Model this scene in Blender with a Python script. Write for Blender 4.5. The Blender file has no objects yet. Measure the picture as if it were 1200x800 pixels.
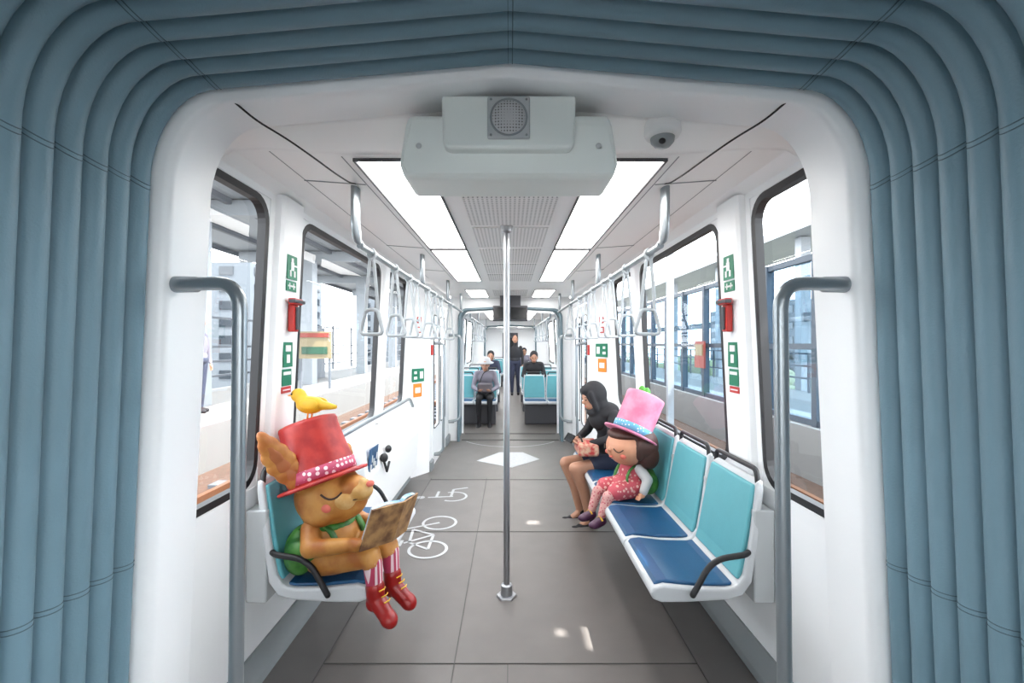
import bpy, math, random
from mathutils import Vector, Matrix, Euler
random.seed(3)
SC = bpy.context.scene
COL = SC.collection
try:
    SC.view_settings.view_transform = 'Standard'
    SC.view_settings.look = 'None'
except Exception:
    pass
pi = math.pi

# ------------------------------------------------------------------ materials
def _base(name):
    m = bpy.data.materials.new(name); m.use_nodes = True
    nt = m.node_tree
    return m, nt, nt.nodes['Principled BSDF']

def M(name, col, rough=0.5, metal=0.0, var=0.06, scale=8.0, bump=0.0, bscale=120.0, spec=None, coat=0.0, col2=None):
    m, nt, b = _base(name)
    tc = nt.nodes.new('ShaderNodeTexCoord')
    n = nt.nodes.new('ShaderNodeTexNoise'); n.inputs['Scale'].default_value = scale; n.inputs['Detail'].default_value = 4
    nt.links.new(tc.outputs['Object'], n.inputs['Vector'])
    r = nt.nodes.new('ShaderNodeMixRGB')
    if col2 is None:
        r.inputs[1].default_value = (*[c*(1-var) for c in col], 1)
        r.inputs[2].default_value = (*[min(1, c*(1+var)) for c in col], 1)
        nt.links.new(n.outputs['Fac'], r.inputs[0])
    else:
        r.inputs[1].default_value = (*col, 1); r.inputs[2].default_value = (*col2, 1)
        cr = nt.nodes.new('ShaderNodeValToRGB'); cr.color_ramp.elements[0].position = 0.38; cr.color_ramp.elements[1].position = 0.62
        nt.links.new(n.outputs['Fac'], cr.inputs[0]); nt.links.new(cr.outputs[0], r.inputs[0])
    nt.links.new(r.outputs[0], b.inputs['Base Color'])
    b.inputs['Roughness'].default_value = rough
    b.inputs['Metallic'].default_value = metal
    if coat: b.inputs['Coat Weight'].default_value = coat
    if bump:
        n2 = nt.nodes.new('ShaderNodeTexNoise'); n2.inputs['Scale'].default_value = bscale; n2.inputs['Detail'].default_value = 5
        nt.links.new(tc.outputs['Object'], n2.inputs['Vector'])
        bp = nt.nodes.new('ShaderNodeBump'); bp.inputs['Strength'].default_value = bump; bp.inputs['Distance'].default_value = 0.004
        nt.links.new(n2.outputs['Fac'], bp.inputs['Height'])
        nt.links.new(bp.outputs[0], b.inputs['Normal'])
    return m

def Emit(name, col, st):
    m = bpy.data.materials.new(name); m.use_nodes = True
    nt = m.node_tree; nt.nodes.clear()
    e = nt.nodes.new('ShaderNodeEmission'); e.inputs[0].default_value = (*col, 1); e.inputs[1].default_value = st
    o = nt.nodes.new('ShaderNodeOutputMaterial'); nt.links.new(e.outputs[0], o.inputs[0])
    return m

def Glass(name, tint=(0.97, 0.99, 1.0), refl=0.06):
    m = bpy.data.materials.new(name); m.use_nodes = True
    nt = m.node_tree; nt.nodes.clear()
    t = nt.nodes.new('ShaderNodeBsdfTransparent'); t.inputs[0].default_value = (*tint, 1)
    g = nt.nodes.new('ShaderNodeBsdfGlossy'); g.inputs['Roughness'].default_value = 0.02
    mx = nt.nodes.new('ShaderNodeMixShader'); mx.inputs[0].default_value = refl
    nt.links.new(t.outputs[0], mx.inputs[1]); nt.links.new(g.outputs[0], mx.inputs[2])
    o = nt.nodes.new('ShaderNodeOutputMaterial'); nt.links.new(mx.outputs[0], o.inputs[0])
    return m

def Dots(name, c1, c2, scale, thr, rough=0.5, rnd=0.0, dim='3D', mult=(1, 1, 1)):
    m, nt, b = _base(name)
    tc = nt.nodes.new('ShaderNodeTexCoord')
    mp = nt.nodes.new('ShaderNodeMapping'); mp.inputs['Scale'].default_value = mult
    v = nt.nodes.new('ShaderNodeTexVoronoi'); v.voronoi_dimensions = dim
    v.inputs['Scale'].default_value = scale; v.inputs['Randomness'].default_value = rnd
    nt.links.new(tc.outputs['Object'], mp.inputs[0]); nt.links.new(mp.outputs[0], v.inputs['Vector'])
    l = nt.nodes.new('ShaderNodeMath'); l.operation = 'LESS_THAN'; l.inputs[1].default_value = thr
    nt.links.new(v.outputs['Distance'], l.inputs[0])
    r = nt.nodes.new('ShaderNodeMixRGB'); r.inputs[1].default_value = (*c1, 1); r.inputs[2].default_value = (*c2, 1)
    nt.links.new(l.outputs[0], r.inputs[0]); nt.links.new(r.outputs[0], b.inputs['Base Color'])
    b.inputs['Roughness'].default_value = rough
    return m

def Stripes(name, c1, c2, freq, axis, rough=0.5, duty=0.5):
    m, nt, b = _base(name)
    tc = nt.nodes.new('ShaderNodeTexCoord'); sp = nt.nodes.new('ShaderNodeSeparateXYZ')
    nt.links.new(tc.outputs['Object'], sp.inputs[0])
    mu = nt.nodes.new('ShaderNodeMath'); mu.operation = 'MULTIPLY'; mu.inputs[1].default_value = freq
    nt.links.new(sp.outputs[axis], mu.inputs[0])
    fr = nt.nodes.new('ShaderNodeMath'); fr.operation = 'FRACT'; nt.links.new(mu.outputs[0], fr.inputs[0])
    l = nt.nodes.new('ShaderNodeMath'); l.operation = 'LESS_THAN'; l.inputs[1].default_value = duty
    nt.links.new(fr.outputs[0], l.inputs[0])
    r = nt.nodes.new('ShaderNodeMixRGB'); r.inputs[1].default_value = (*c1, 1); r.inputs[2].default_value = (*c2, 1)
    nt.links.new(l.outputs[0], r.inputs[0]); nt.links.new(r.outputs[0], b.inputs['Base Color'])
    b.inputs['Roughness'].default_value = rough
    return m

white = M('white_panel', (0.86, 0.87, 0.88), 0.35, var=0.012)
ceilm = M('ceiling_white', (0.88, 0.88, 0.875), 0.4, var=0.012)
speakm = M('speaker_housing', (0.78, 0.82, 0.79), 0.4, var=0.02)
perf = Dots('perforated_panel', (0.78, 0.78, 0.78), (0.34, 0.35, 0.35), 45, 0.26, 0.5, 0.0, '2D')
grillem = Dots('speaker_grille', (0.50, 0.50, 0.51), (0.14, 0.14, 0.14), 110, 0.3, 0.5, 0.0, '3D')
black = M('black_rubber', (0.010, 0.010, 0.012), 0.5)
darkg = M('dark_grey', (0.06, 0.06, 0.07), 0.5)
midg = M('mid_grey', (0.23, 0.25, 0.26), 0.5)
ltg = M('light_grey', (0.45, 0.47, 0.48), 0.45)
steel = M('brushed_steel', (0.38, 0.39, 0.41), 0.28, 0.9, var=0.04)
paintsteel = M('grey_painted_tube', (0.30, 0.33, 0.35), 0.3, 0.6, var=0.02)
floorm = M('grey_vinyl_floor', (0.118, 0.107, 0.101), 0.40, var=0.18, scale=5, bump=0.08, bscale=300)
floorside = M('grey_vinyl_floor_side', (0.113, 0.105, 0.101), 0.45, var=0.12, scale=7)
seamm = M('floor_seam', (0.065, 0.062, 0.06), 0.6)
markm = M('floor_marking_paint', (0.44, 0.45, 0.46), 0.6, var=0.15, scale=30)
bellm = M('bellows_fabric', (0.150, 0.250, 0.305), 0.52, var=0.12, scale=3.5, bump=0.25, bscale=160)
bell2 = M('gangway_bellows_grey', (0.13, 0.19, 0.22), 0.5, var=0.06)
stitch = M('bellows_stitching', (0.07, 0.115, 0.14), 0.7)
tealm = M('teal_seat_cushion', (0.095, 0.34, 0.385), 0.5, var=0.07, scale=14, bump=0.1)
bluem = M('blue_seat_cushion', (0.008, 0.068, 0.17), 0.36, var=0.10, scale=14, bump=0.1)
shellm = M('seat_shell_white', (0.54, 0.56, 0.58), 0.35, var=0.02)
lightm = Emit('light_panel', (1.0, 0.98, 0.95), 12.0)
glassm = Glass('window_glass')
greenm = M('sign_green', (0.0, 0.16, 0.08), 0.5)
orangem = M('sign_orange', (0.75, 0.22, 0.015), 0.5)
redm = M('red_plastic', (0.45, 0.018, 0.012), 0.4)
signw = M('sign_white', (0.75, 0.75, 0.75), 0.5)
screenm = M('screen_black', (0.01, 0.011, 0.013), 0.15)

# ------------------------------------------------------------------ mesh builder
def G(name, loc=(0, 0, 0), rotz=0.0, scale=1.0):
    e = bpy.data.objects.new(name, None); COL.objects.link(e)
    e.location = loc; e.rotation_euler = (0, 0, rotz); e.scale = (scale,)*3
    e.empty_display_size = 0.1
    return e

def emat(e):
    return Matrix.LocRotScale(e.location, e.rotation_euler, e.scale)

def fillet(pts, r, n=6):
    pts = [Vector(p) for p in pts]
    out = [pts[0]]
    for i in range(1, len(pts)-1):
        a, b, c = pts[i-1], pts[i], pts[i+1]
        d1 = (a-b); d2 = (c-b)
        rr = min(r, d1.length*0.49, d2.length*0.49)
        p1 = b+d1.normalized()*rr; p2 = b+d2.normalized()*rr
        for k in range(n+1):
            t = k/n
            out.append(p1*(1-t)**2+b*2*t*(1-t)+p2*t*t)
    out.append(pts[-1])
    return out

class MB:
    def __init__(s, *mats):
        s.v = []; s.f = []; s.m = []; s.s = []; s.mats = list(mats); s.c = 0
        s.T = None
    def use(s, mat):
        if mat not in s.mats: s.mats.append(mat)
        s.c = s.mats.index(mat); return s
    def add(s, vs, fs, smooth=False):
        o = len(s.v)
        for p in vs:
            p = Vector(p)
            if s.T is not None: p = s.T @ p
            s.v.append(p)
        for f in fs:
            s.f.append([i+o for i in f]); s.m.append(s.c); s.s.append(smooth)
        return s
    def box(s, c, size, rot=None):
        c = Vector(c); hx, hy, hz = [q/2 for q in size]
        vs = [Vector((x, y, z)) for x in (-hx, hx) for y in (-hy, hy) for z in (-hz, hz)]
        if rot is not None: vs = [rot @ p for p in vs]
        return s.add([p+c for p in vs], [(0, 1, 3, 2), (4, 6, 7, 5), (0, 4, 5, 1), (2, 3, 7, 6), (0, 2, 6, 4), (1, 5, 7, 3)])
    def sweep(s, pts, r, n=12, closed=False, flat=None):
        pts = [Vector(p) for p in pts]; N = len(pts)
        rs = r if isinstance(r, (list, tuple)) else [r]*N
        t0 = (pts[1]-pts[0]).normalized()
        up = Vector((0, 0, 1)) if abs(t0.z) < 0.9 else Vector((1, 0, 0))
        nrm = t0.cross(up).normalized()
        vs = []; fs = []
        for i in range(N):
            if closed: t = (pts[(i+1) % N]-pts[i-1]).normalized()
            elif i == 0: t = t0
            elif i == N-1: t = (pts[i]-pts[i-1]).normalized()
            else: t = ((pts[i+1]-pts[i]).normalized()+(pts[i]-pts[i-1]).normalized()).normalized()
            nrm = (nrm-t*nrm.dot(t)).normalized(); bn = t.cross(nrm)
            for k in range(n):
                a = 2*pi*k/n
                fy = flat if flat else 1.0
                vs.append(pts[i]+nrm*(math.cos(a)*rs[i])+bn*(math.sin(a)*rs[i]*fy))
        M_ = N if closed else N-1
        for i in range(M_):
            j = (i+1) % N
            for k in range(n):
                fs.append((i*n+k, i*n+(k+1) % n, j*n+(k+1) % n, j*n+k))
        s.add(vs, fs, True)
        if not closed:
            s.add(vs[:n], [tuple(range(n))[::-1]]); s.add(vs[-n:], [tuple(range(n))])
        return s
    def ell(s, c, r, rot=None, nu=24, nv=14):
        c = Vector(c)
        if not isinstance(r, (list, tuple)): r = (r, r, r)
        vs = []; fs = []
        for j in range(1, nv):
            th = pi*j/nv
            for k in range(nu):
                ph = 2*pi*k/nu
                p = Vector((r[0]*math.sin(th)*math.cos(ph), r[1]*math.sin(th)*math.sin(ph), r[2]*math.cos(th)))
                if rot is not None: p = rot @ p
                vs.append(p+c)
        top = Vector((0, 0, r[2])); bot = Vector((0, 0, -r[2]))
        if rot is not None: top = rot @ top; bot = rot @ bot
        vs += [top+c, bot+c]; a = len(vs)-2; b = len(vs)-1
        for j in range(nv-2):
            for k in range(nu):
                fs.append((j*nu+k, (j+1)*nu+k, (j+1)*nu+(k+1) % nu, j*nu+(k+1) % nu))
        for k in range(nu):
            fs.append((a, k, (k+1) % nu)); fs.append((b, (nv-2)*nu+(k+1) % nu, (nv-2)*nu+k))
        return s.add(vs, fs, True)
    def cap(s, p1, r1, p2, r2, n=14):
        p1 = Vector(p1); p2 = Vector(p2); d = p2-p1; L = d.length
        if L < 1e-6: return s.ell(p1, max(r1, r2))
        q = d.to_track_quat('Z', 'Y').to_matrix()
        prof = []
        for k in range(1, 6):
            a = -pi/2+k*pi/12; prof.append((r1*math.cos(a), r1*math.sin(a)))
        prof.append((r1, 0)); prof.append((r2, L))
        for k in range(1, 6):
            a = k*pi/12; prof.append((r2*math.cos(a), L+r2*math.sin(a)))
        vs = []; fs = []
        for (r, z) in prof:
            for k in range(n):
                a = 2*pi*k/n; vs.append(p1+q @ Vector((r*math.cos(a), r*math.sin(a), z)))
        vs += [p1+q @ Vector((0, 0, -r1)), p1+q @ Vector((0, 0, L+r2))]
        P = len(prof)
        for i in range(P-1):
            for k in range(n): fs.append((i*n+k, i*n+(k+1) % n, (i+1)*n+(k+1) % n, (i+1)*n+k))
        for k in range(n):
            fs.append((P*n, (k+1) % n, k)); fs.append((P*n+1, (P-1)*n+k, (P-1)*n+(k+1) % n))
        return s.add(vs, fs, True)
    def lathe(s, prof, T=Matrix.Identity(4), n=36, smooth=True):
        vs = []; fs = []
        for (r, z) in prof:
            for k in range(n):
                a = 2*pi*k/n; vs.append(T @ Vector((r*math.cos(a), r*math.sin(a), z)))
        for i in range(len(prof)-1):
            for k in range(n): fs.append((i*n+k, i*n+(k+1) % n, (i+1)*n+(k+1) % n, (i+1)*n+k))
        return s.add(vs, fs, smooth)
    def extr(s, poly, fn, d0, d1, smooth=False):
        n = len(poly)
        vs = [fn(u, v, d0) for u, v in poly]+[fn(u, v, d1) for u, v in poly]
        fs = [tuple(range(n))[::-1], tuple(range(n, 2*n))]
        for i in range(n):
            j = (i+1) % n; fs.append((i, j, n+j, n+i))
        return s.add(vs, fs, smooth)
    def loft(s, rings, smooth=True):
        n = len(rings[0]); vs = [p for r in rings for p in r]; fs = []
        for i in range(len(rings)-1):
            for k in range(n-1): fs.append((i*n+k, i*n+k+1, (i+1)*n+k+1, (i+1)*n+k))
        return s.add(vs, fs, smooth)
    def obj(s, name, parent=None, world=True, bevel=0, bseg=3, solid=0, voxel=0, smooth_it=0, subsurf=0, recalc=True):
        me = bpy.data.meshes.new(name)
        me.from_pydata([tuple(p) for p in s.v], [], s.f)
        for m in s.mats: me.materials.append(m)
        for i, p in enumerate(me.polygons):
            p.material_index = s.m[i]; p.use_smooth = s.s[i]
        if recalc:
            import bmesh
            bm = bmesh.new(); bm.from_mesh(me)
            bmesh.ops.recalc_face_normals(bm, faces=bm.faces); bm.to_mesh(me); bm.free()
        me.update()
        o = bpy.data.objects.new(name, me); COL.objects.link(o)
        if parent is not None:
            o.parent = parent
            if world: o.matrix_parent_inverse = emat(parent).inverted()
        if solid:
            md = o.modifiers.new('solid', 'SOLIDIFY'); md.thickness = solid; md.offset = 0
        if voxel:
            md = o.modifiers.new('remesh', 'REMESH'); md.mode = 'VOXEL'; md.voxel_size = voxel; md.use_smooth_shade = True
        if smooth_it:
            md = o.modifiers.new('smooth', 'SMOOTH'); md.factor = 0.5; md.iterations = smooth_it
        if bevel:
            md = o.modifiers.new('bevel', 'BEVEL'); md.width = bevel; md.segments = bseg; md.limit_method = 'ANGLE'; md.angle_limit = math.radians(40)
        if subsurf:
            md = o.modifiers.new('sub', 'SUBSURF'); md.levels = subsurf; md.render_levels = subsurf
        return o

def organic(name, prims, mat, parent, voxel=0.008, it=4, world=False):
    b = MB(mat)
    for p in prims:
        if p[0] == 'c': b.cap(*p[1:])
        else: b.ell(*p[1:])
    return b.obj(name, parent, world, voxel=voxel, smooth_it=it)

# ------------------------------------------------------------------ car shell
WT = 2.19
def wx(z, xb=1.15):
    return xb-max(0.0, z-0.8)/1.4*0.07*(1 if xb > 1.0 else 0.4)

def arch(hwb, hwt, zc, rx, zs, zt, n1=6, n2=10, n3=8):
    h = []
    for i in range(n1): t = i/n1; h.append((hwb+(hwt-hwb)*t, zc*t))
    for i in range(n2+1):
        a = pi/2*i/n2; h.append((hwt-rx+rx*math.cos(a), zc+(zs-zc)*math.sin(a)))
    for i in range(1, n3+1): t = i/n3; h.append(((hwt-rx)*(1-t), zs+(zt-zs)*t))
    return [(-x, z) for x, z in h]+[(x, z) for x, z in h[::-1][1:]]
def ringat(y, prof): return [Vector((x, y, z)) for x, z in prof]

def outset(prof, d):
    return [(x*(1+d/1.05), z+d*max(0, (z-1.2))/1.1) for x, z in prof]

A = arch(1.13, 1.045, 1.95, 0.2, 2.235, 2.31)
# bellows -----------------------------------------------------------
def bellows(name, y_hi, nfold, step, amp, prof, mat, seams=True):
    rings = []; K = 10
    for i in range(nfold):
        for k in range(K):
            u = k/K; d = amp*(1-math.sqrt(max(0, 1-(2*u-1)**2)))
            rings.append((y_hi-(i+u)*step, d))
    rings.append((y_hi-nfold*step, amp))
    root = G(name, (0, y_hi-nfold*step/2, 0))
    b = MB(mat); b.loft([ringat(y, outset(prof, d)) for y, d in rings]); b.obj('folded_fabric', root)
    if seams:
        n = len(prof); mid = n//2
        b = MB(stitch)
        idx = [mid, 6, 16, n-1-6, n-1-16]
        profs = [(y, outset(prof, d-0.0005)) for y, d in rings]
        for ix in idx:
            for off in (-0.006, 0.006):
                pts = []
                for y, p in profs:
                    x, z = p[ix]; x2, z2 = p[ix+1]
                    L = math.hypot(x2-x, z2-z) or 1
                    pts.append((x+(x2-x)/L*off, y, z+(z2-z)/L*off))
                b.sweep(pts, 0.0013, 4)
        for zz in (0.86,):
            for off in (-0.006, 0.006):
                for sgn in (0, 1):
                    pts = []
                    for y, p in profs:
                        q = p if sgn == 0 else p[::-1]
                        for a_, b_ in zip(q, q[1:]):
                            if a_[1] <= zz < b_[1]:
                                t = (zz+off-a_[1])/(b_[1]-a_[1]); pts.append((a_[0]+(b_[0]-a_[0])*t, y, zz+off)); break
                    b.sweep(pts, 0.0013, 4)
        b.obj('seam_stitching', root)
    return root
bellows('gangway_bellows', 1.345, 22, 0.07, 0.042, A, bellm)

# portal frame ------------------------------------------------------
C1 = arch(1.125, 1.035, 1.95, 0.195, 2.225, 2.298)
C2 = arch(1.10, 1.015, 1.95, 0.19, 2.22, 2.292)
C3 = arch(1.075, 0.985, 1.95, 0.175, 2.21, 2.28)
def portal(name, ya, dirn):
    root = G(name, (0, ya+dirn*0.08, 0))
    b = MB(white)
    seq = [(-0.005, outset(A, 0.03)), (0.0, C1), (0.012, C2), (0.03, C2), (0.145, C3), (0.158, outset(C3, 0.012)), (0.162, outset(C3, 0.2))]
    b.loft([ringat(ya+dirn*dy, p) for dy, p in seq]); b.obj('frame_shell', root)
    b = MB(ltg)
    for s in (-1, 1):
        for z in (0.62, 1.35, 1.62):
            T = Matrix.Translation((s*(1.118-z*0.028), ya+dirn*0.09, z)) @ Matrix.Rotation(-s*pi/2, 4, 'Y')
            b.lathe([(0, 0.016), (0.01, 0.016), (0.012, 0.012), (0.012, -0.01)], T, 14)
    b.obj('cover_caps', root)
portal('portal_frame', 1.35, 1)
portal('portal_frame', -0.20, -1)

# walls
def wall(name, s, y0, y1, x0, x1, ops, parent=None, ztop=WT):
    ys = sorted({y0, y1, *[o[0] for o in ops], *[o[1] for o in ops]})
    zs = sorted({0.0, 0.8, ztop, *[o[2] for o in ops], *[o[3] for o in ops]})
    b = MB(white)
    for a, c in zip(ys, ys[1:]):
        for e, g in zip(zs, zs[1:]):
            if any(o[0]-1e-6 <= a and c <= o[1]+1e-6 and o[2]-1e-6 <= e and g <= o[3]+1e-6 for o in ops): continue
            def X(y, z): return s*wx(z, x0+(x1-x0)*(y-y0)/(y1-y0))
            b.add([(X(a, e), a, e), (X(c, e), c, e), (X(c, g), c, g), (X(a, g), a, g)], [(0, 1, 2, 3)])
    return b

def rr(ya, yb, za, zb, r, n=6):
    out = []
    for cy, cz, a0 in ((yb-r, zb-r, 0), (ya+r, zb-r, 90), (ya+r, za+r, 180), (yb-r, za+r, 270)):
        for k in range(n+1):
            a = math.radians(a0+90*k/n); out.append((cy+r*math.cos(a), cz+r*math.sin(a)))
    return out
def rc(ya, yb, za, zb, n=6):
    out = []
    for cy, cz in ((yb, zb), (ya, zb), (ya, za), (yb, za)): out += [(cy, cz)]*(n+1)
    return out
wcount = [0]
def window(s, ya, yb, za, zb, r=0.11, xb=1.15, name=None):
    wcount[0] += 1
    root = G(name or 'window_%d' % wcount[0], (s*xb, (ya+yb)/2, (za+zb)/2))
    P = lambda off: (lambda q: Vector((s*(wx(q[1], xb)+off), q[0], q[1])))
    def bridge(b, l1, l2):
        n = len(l1); b.add(l1+l2, [(i, (i+1) % n, n+(i+1) % n, n+i) for i in range(n)])
    e = 0.012
    b = MB(white)
    o0 = [P(0.0)(q) for q in rc(ya-e, yb+e, za-e, zb+e)]
    o1 = [P(-0.003)(q) for q in rr(ya+0.005, yb-0.005, za+0.005, zb-0.005, r)]
    bridge(b, o0, o1)
    b.use(black)
    i1 = [P(-0.006)(q) for q in rr(ya+0.035, yb-0.035, za+0.035, zb-0.035, max(0.02, r-0.025))]
    o1b = [P(-0.006)(q) for q in rr(ya+0.005, yb-0.005, za+0.005, zb-0.005, r)]
    bridge(b, o1, o1b); bridge(b, o1b, i1)
    i2 = [P(0.03)(q) for q in rr(ya+0.035, yb-0.035, za+0.035, zb-0.035, max(0.02, r-0.025))]
    bridge(b, i1, i2)
    b.obj('window_frame', root, recalc=False)
    g = MB(glassm); g.add([p for p in i2], [tuple(range(len(i2)))]); g.obj('glass_pane', root)

W = [(1.53, 2.05, 0.86, 2.15), (2.36, 3.82, 0.86, 2.15), (4.02, 4.80, 0.86, 2.15)]
W2 = [(8.0, 9.5, 0.95, 2.1), (9.9, 11.4, 0.95, 2.1), (11.8, 13.3, 0.95, 2.1)]
W3 = [(15.2, 17.0, 0.95, 2.1), (17.5, 19.5, 0.95, 2.1)]
WB = [(-1.9, -0.45, 0.86, 2.15), (-3.7, -2.2, 0.86, 2.15)]
DO = [(5.5, 6.6, 0.06, 2.0)]
for s, nm in ((-1, 'left'), (1, 'right')):
    b = MB(white)
    def merge(bb):
        o = len(b.v); b.v += bb.v
        for f, m_, sm in zip(bb.f, bb.m, bb.s): b.f.append([i+o for i in f]); b.m.append(0); b.s.append(sm)
    merge(wall('', s, 1.36, 5.0, 1.15, 1.15, W))
    merge(wall('', s, 5.0, 5.3, 1.15, 0.95, []))
    merge(wall('', s, 5.3, 7.0, 0.95, 0.95, DO))
    merge(wall('', s, 7.6, 14.0, 1.15, 1.15, W2))
    merge(wall('', s, 14.6, 21.0, 1.15, 1.15, W3))
    merge(wall('', s, -4.0, -0.21, 1.15, 1.15, WB))
    b.obj('wall_'+nm, solid=0.012)
    for w in W: window(s, *w)
    for w in W2+W3+WB: window(s, *w)
    # baseboards
    b = MB(midg)
    for (a, c, x) in ((1.52, 5.0, 1.145), (7.62, 13.98, 1.145), (14.62, 20.98, 1.145)):
        b.extr([(x, 0.0), (x-0.05, 0.0), (x-0.045, 0.035), (x-0.012, 0.13), (x, 0.13)], lambda u, v, d: Vector((s*u, d, v)), a, c)
    b.extr([(0.945, 0.0), (0.92, 0.0), (0.92, 0.10), (0.945, 0.12)], lambda u, v, d: Vector((s*u, d, v)), 5.31, 5.49)
    b.extr([(0.945, 0.0), (0.92, 0.0), (0.92, 0.10), (0.945, 0.12)], lambda u, v, d: Vector((s*u, d, v)), 6.61, 6.99)
    b.obj('baseboard_'+nm)
    # pillar covers between windows
    for (a, c) in ((2.085, 2.325), (3.85, 3.99)):
        b = MB(white)
        rings = []
        for z in (0.82, 1.2, 1.6, 2.0, 2.185):
            x = wx(z)
            rings.append([Vector((s*(x+0.001), a, z)), Vector((s*(x-0.03), a+0.012, z)), Vector((s*(x-0.04), a+0.03, z)),
                          Vector((s*(x-0.04), c-0.03, z)), Vector((s*(x-0.03), c-0.012, z)), Vector((s*(x+0.001), c, z))])
        b.loft(rings, False)
        b.add([rings[0][i] for i in range(6)], [tuple(range(6))])
        b.obj('trim_window_pillar', bevel=0.006)
    # doors
    root = G('door_%d' % (1 if s < 0 else 2), (s*0.95, 6.05, 1.0))
    for (a, c) in ((5.51, 6.045), (6.055, 6.59)):
        b = MB(white)
        for (yy0, yy1, z0, z1) in ((a, a+0.07, 0.065, 1.995), (c-0.07, c, 0.065, 1.995), (a+0.07, c-0.07, 0.065, 0.45), (a+0.07, c-0.07, 1.85, 1.995)):
            b.box((s*0.955, (yy0+yy1)/2, (z0+z1)/2), (0.03, yy1-yy0, z1-z0))
        b.obj('door_leaf', root, bevel=0.004)
        g = MB(glassm); g.box((s*0.957, (a+c)/2, 1.15), (0.008, c-a-0.14, 1.40)); g.obj('door_glass', root)
        g = MB(black)
        g.sweep([(s*0.938, y, z) for y, z in rr(a+0.07, c-0.07, 0.45, 1.85, 0.05)], 0.008, 6, True); g.obj('door_seal', root)

# floor
b = MB(floorm)
b.box((0, 8.5, -0.03), (2.32, 25.0, 0.06)); b.obj('floor')
b = MB(floorside)
for s in (-1, 1):
    b.box((s*0.985, 3.25, 0.0012), (0.22, 3.5, 0.0024))
b.obj('trim_floor_edge_band')
b = MB(seamm)
for x in (-0.262, 0.875, -0.875): b.box((x, 3.2, 0.002), (0.004, 3.7, 0.003))
for x in (-0.012,): b.box((x, 1.75, 0.002), (0.004, 0.75, 0.003))
for y in (2.13, 3.62, 5.0): b.box((0, y, 0.002), (1.75, 0.004, 0.003))
b.box((0, 7.05, 0.003), (1.5, 0.06, 0.006)); b.box((0, 7.55, 0.003), (1.5, 0.06, 0.006))
b.obj('trim_floor_seam')

# ceilings
def cz(x):
    x = abs(x)
    pts = [(0, 2.2), (0.6, 2.2), (0.9, 2.222), (1.02, 2.215), (1.075, 2.185), (1.15, 2.12)]
    for (a, za), (c, zc_) in zip(pts, pts[1:]):
        if x <= c: return za+(zc_-za)*(x-a)/(c-a)
    return 2.12
xs = [-1.1, -1.075, -1.05, -1.02, -0.96, -0.9, -0.6, -0.3, 0, 0.3, 0.6, 0.9, 0.96, 1.02, 1.05, 1.075, 1.1]
b = MB(ceilm)
def cstrip(y0, y1, xs_=xs): b.loft([[Vector((x, y0, cz(x))) for x in xs_], [Vector((x, y1, cz(x))) for x in xs_]], False)
cstrip(1.68, 7.0); cstrip(7.6, 14.0); cstrip(14.6, 21.0); cstrip(-4.0, -0.55)
def cfront(x): x = abs(x); return 2.292-0.07*x/0.85 if x < 0.85 else 2.22
for (a, c) in ((1.50, 1.68), (-0.36, -0.55)):
    rows = []
    for k in range(7):
        t = k/6; tt = t*t*(3-2*t)
        rows.append([Vector((x, a+(c-a)*t, cfront(x)*(1-tt)+cz(x)*tt)) for x in xs])
    b.loft(rows, True)
b.obj('ceiling', solid=0.01)

def light_panels(s, y0, y1):
    root = G('ceiling_light_panel', (s*0.455, (y0+y1)/2, 2.19))
    b = MB(lightm); b.box((s*0.455, (y0+y1)/2, 2.192), (0.25, y1-y0, 0.006)); b.obj('diffuser', root)
    b = MB(darkg)
    for x in (0.322, 0.588): b.box((s*x, (y0+y1)/2, 2.191), (0.009, y1-y0+0.02, 0.014))
    for y in (y0-0.006, y1+0.006): b.box((s*0.455, y, 2.191), (0.27, 0.009, 0.014))
    b.obj('gasket', root)
for s in (-1, 1):
    for (a, c) in ((1.72, 3.30), (3.36, 5.05), (5.9, 6.8), (7.9, 9.6), (9.7, 11.4), (11.5, 13.4), (15, 17), (17.2, 20), (-2.2, -0.6), (-3.8, -2.3)):
        light_panels(s, a, c)
b = MB(perf)
for (a, c) in ((2.16, 2.66), (2.72, 3.26), (3.36, 3.9), (3.98, 4.5), (4.58, 5.05), (5.9, 6.7), (7.9, 9.4), (9.6, 11)):
    b.box((0, (a+c)/2, 2.193), (0.46, c-a, 0.01))
b.obj('ceiling_perforated_panels', bevel=0.003)
b = MB(midg)
for s in (-1, 1):
    for x, z in ((0.63, 2.199), (0.90, 2.219)):
        b.box((s*x, 3.35, z), (0.004, 3.3, 0.006))
    for y in (2.0, 3.33, 4.4): b.box((s*0.77, y, 2.208), (0.27, 0.004, 0.008), Matrix.Rotation(-s*0.07, 3, 'Y'))
for y in (2.12, 3.31, 5.08): b.box((0, y, 2.198), (0.62, 0.004, 0.006))
b.obj('trim_ceiling_joints')

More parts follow.
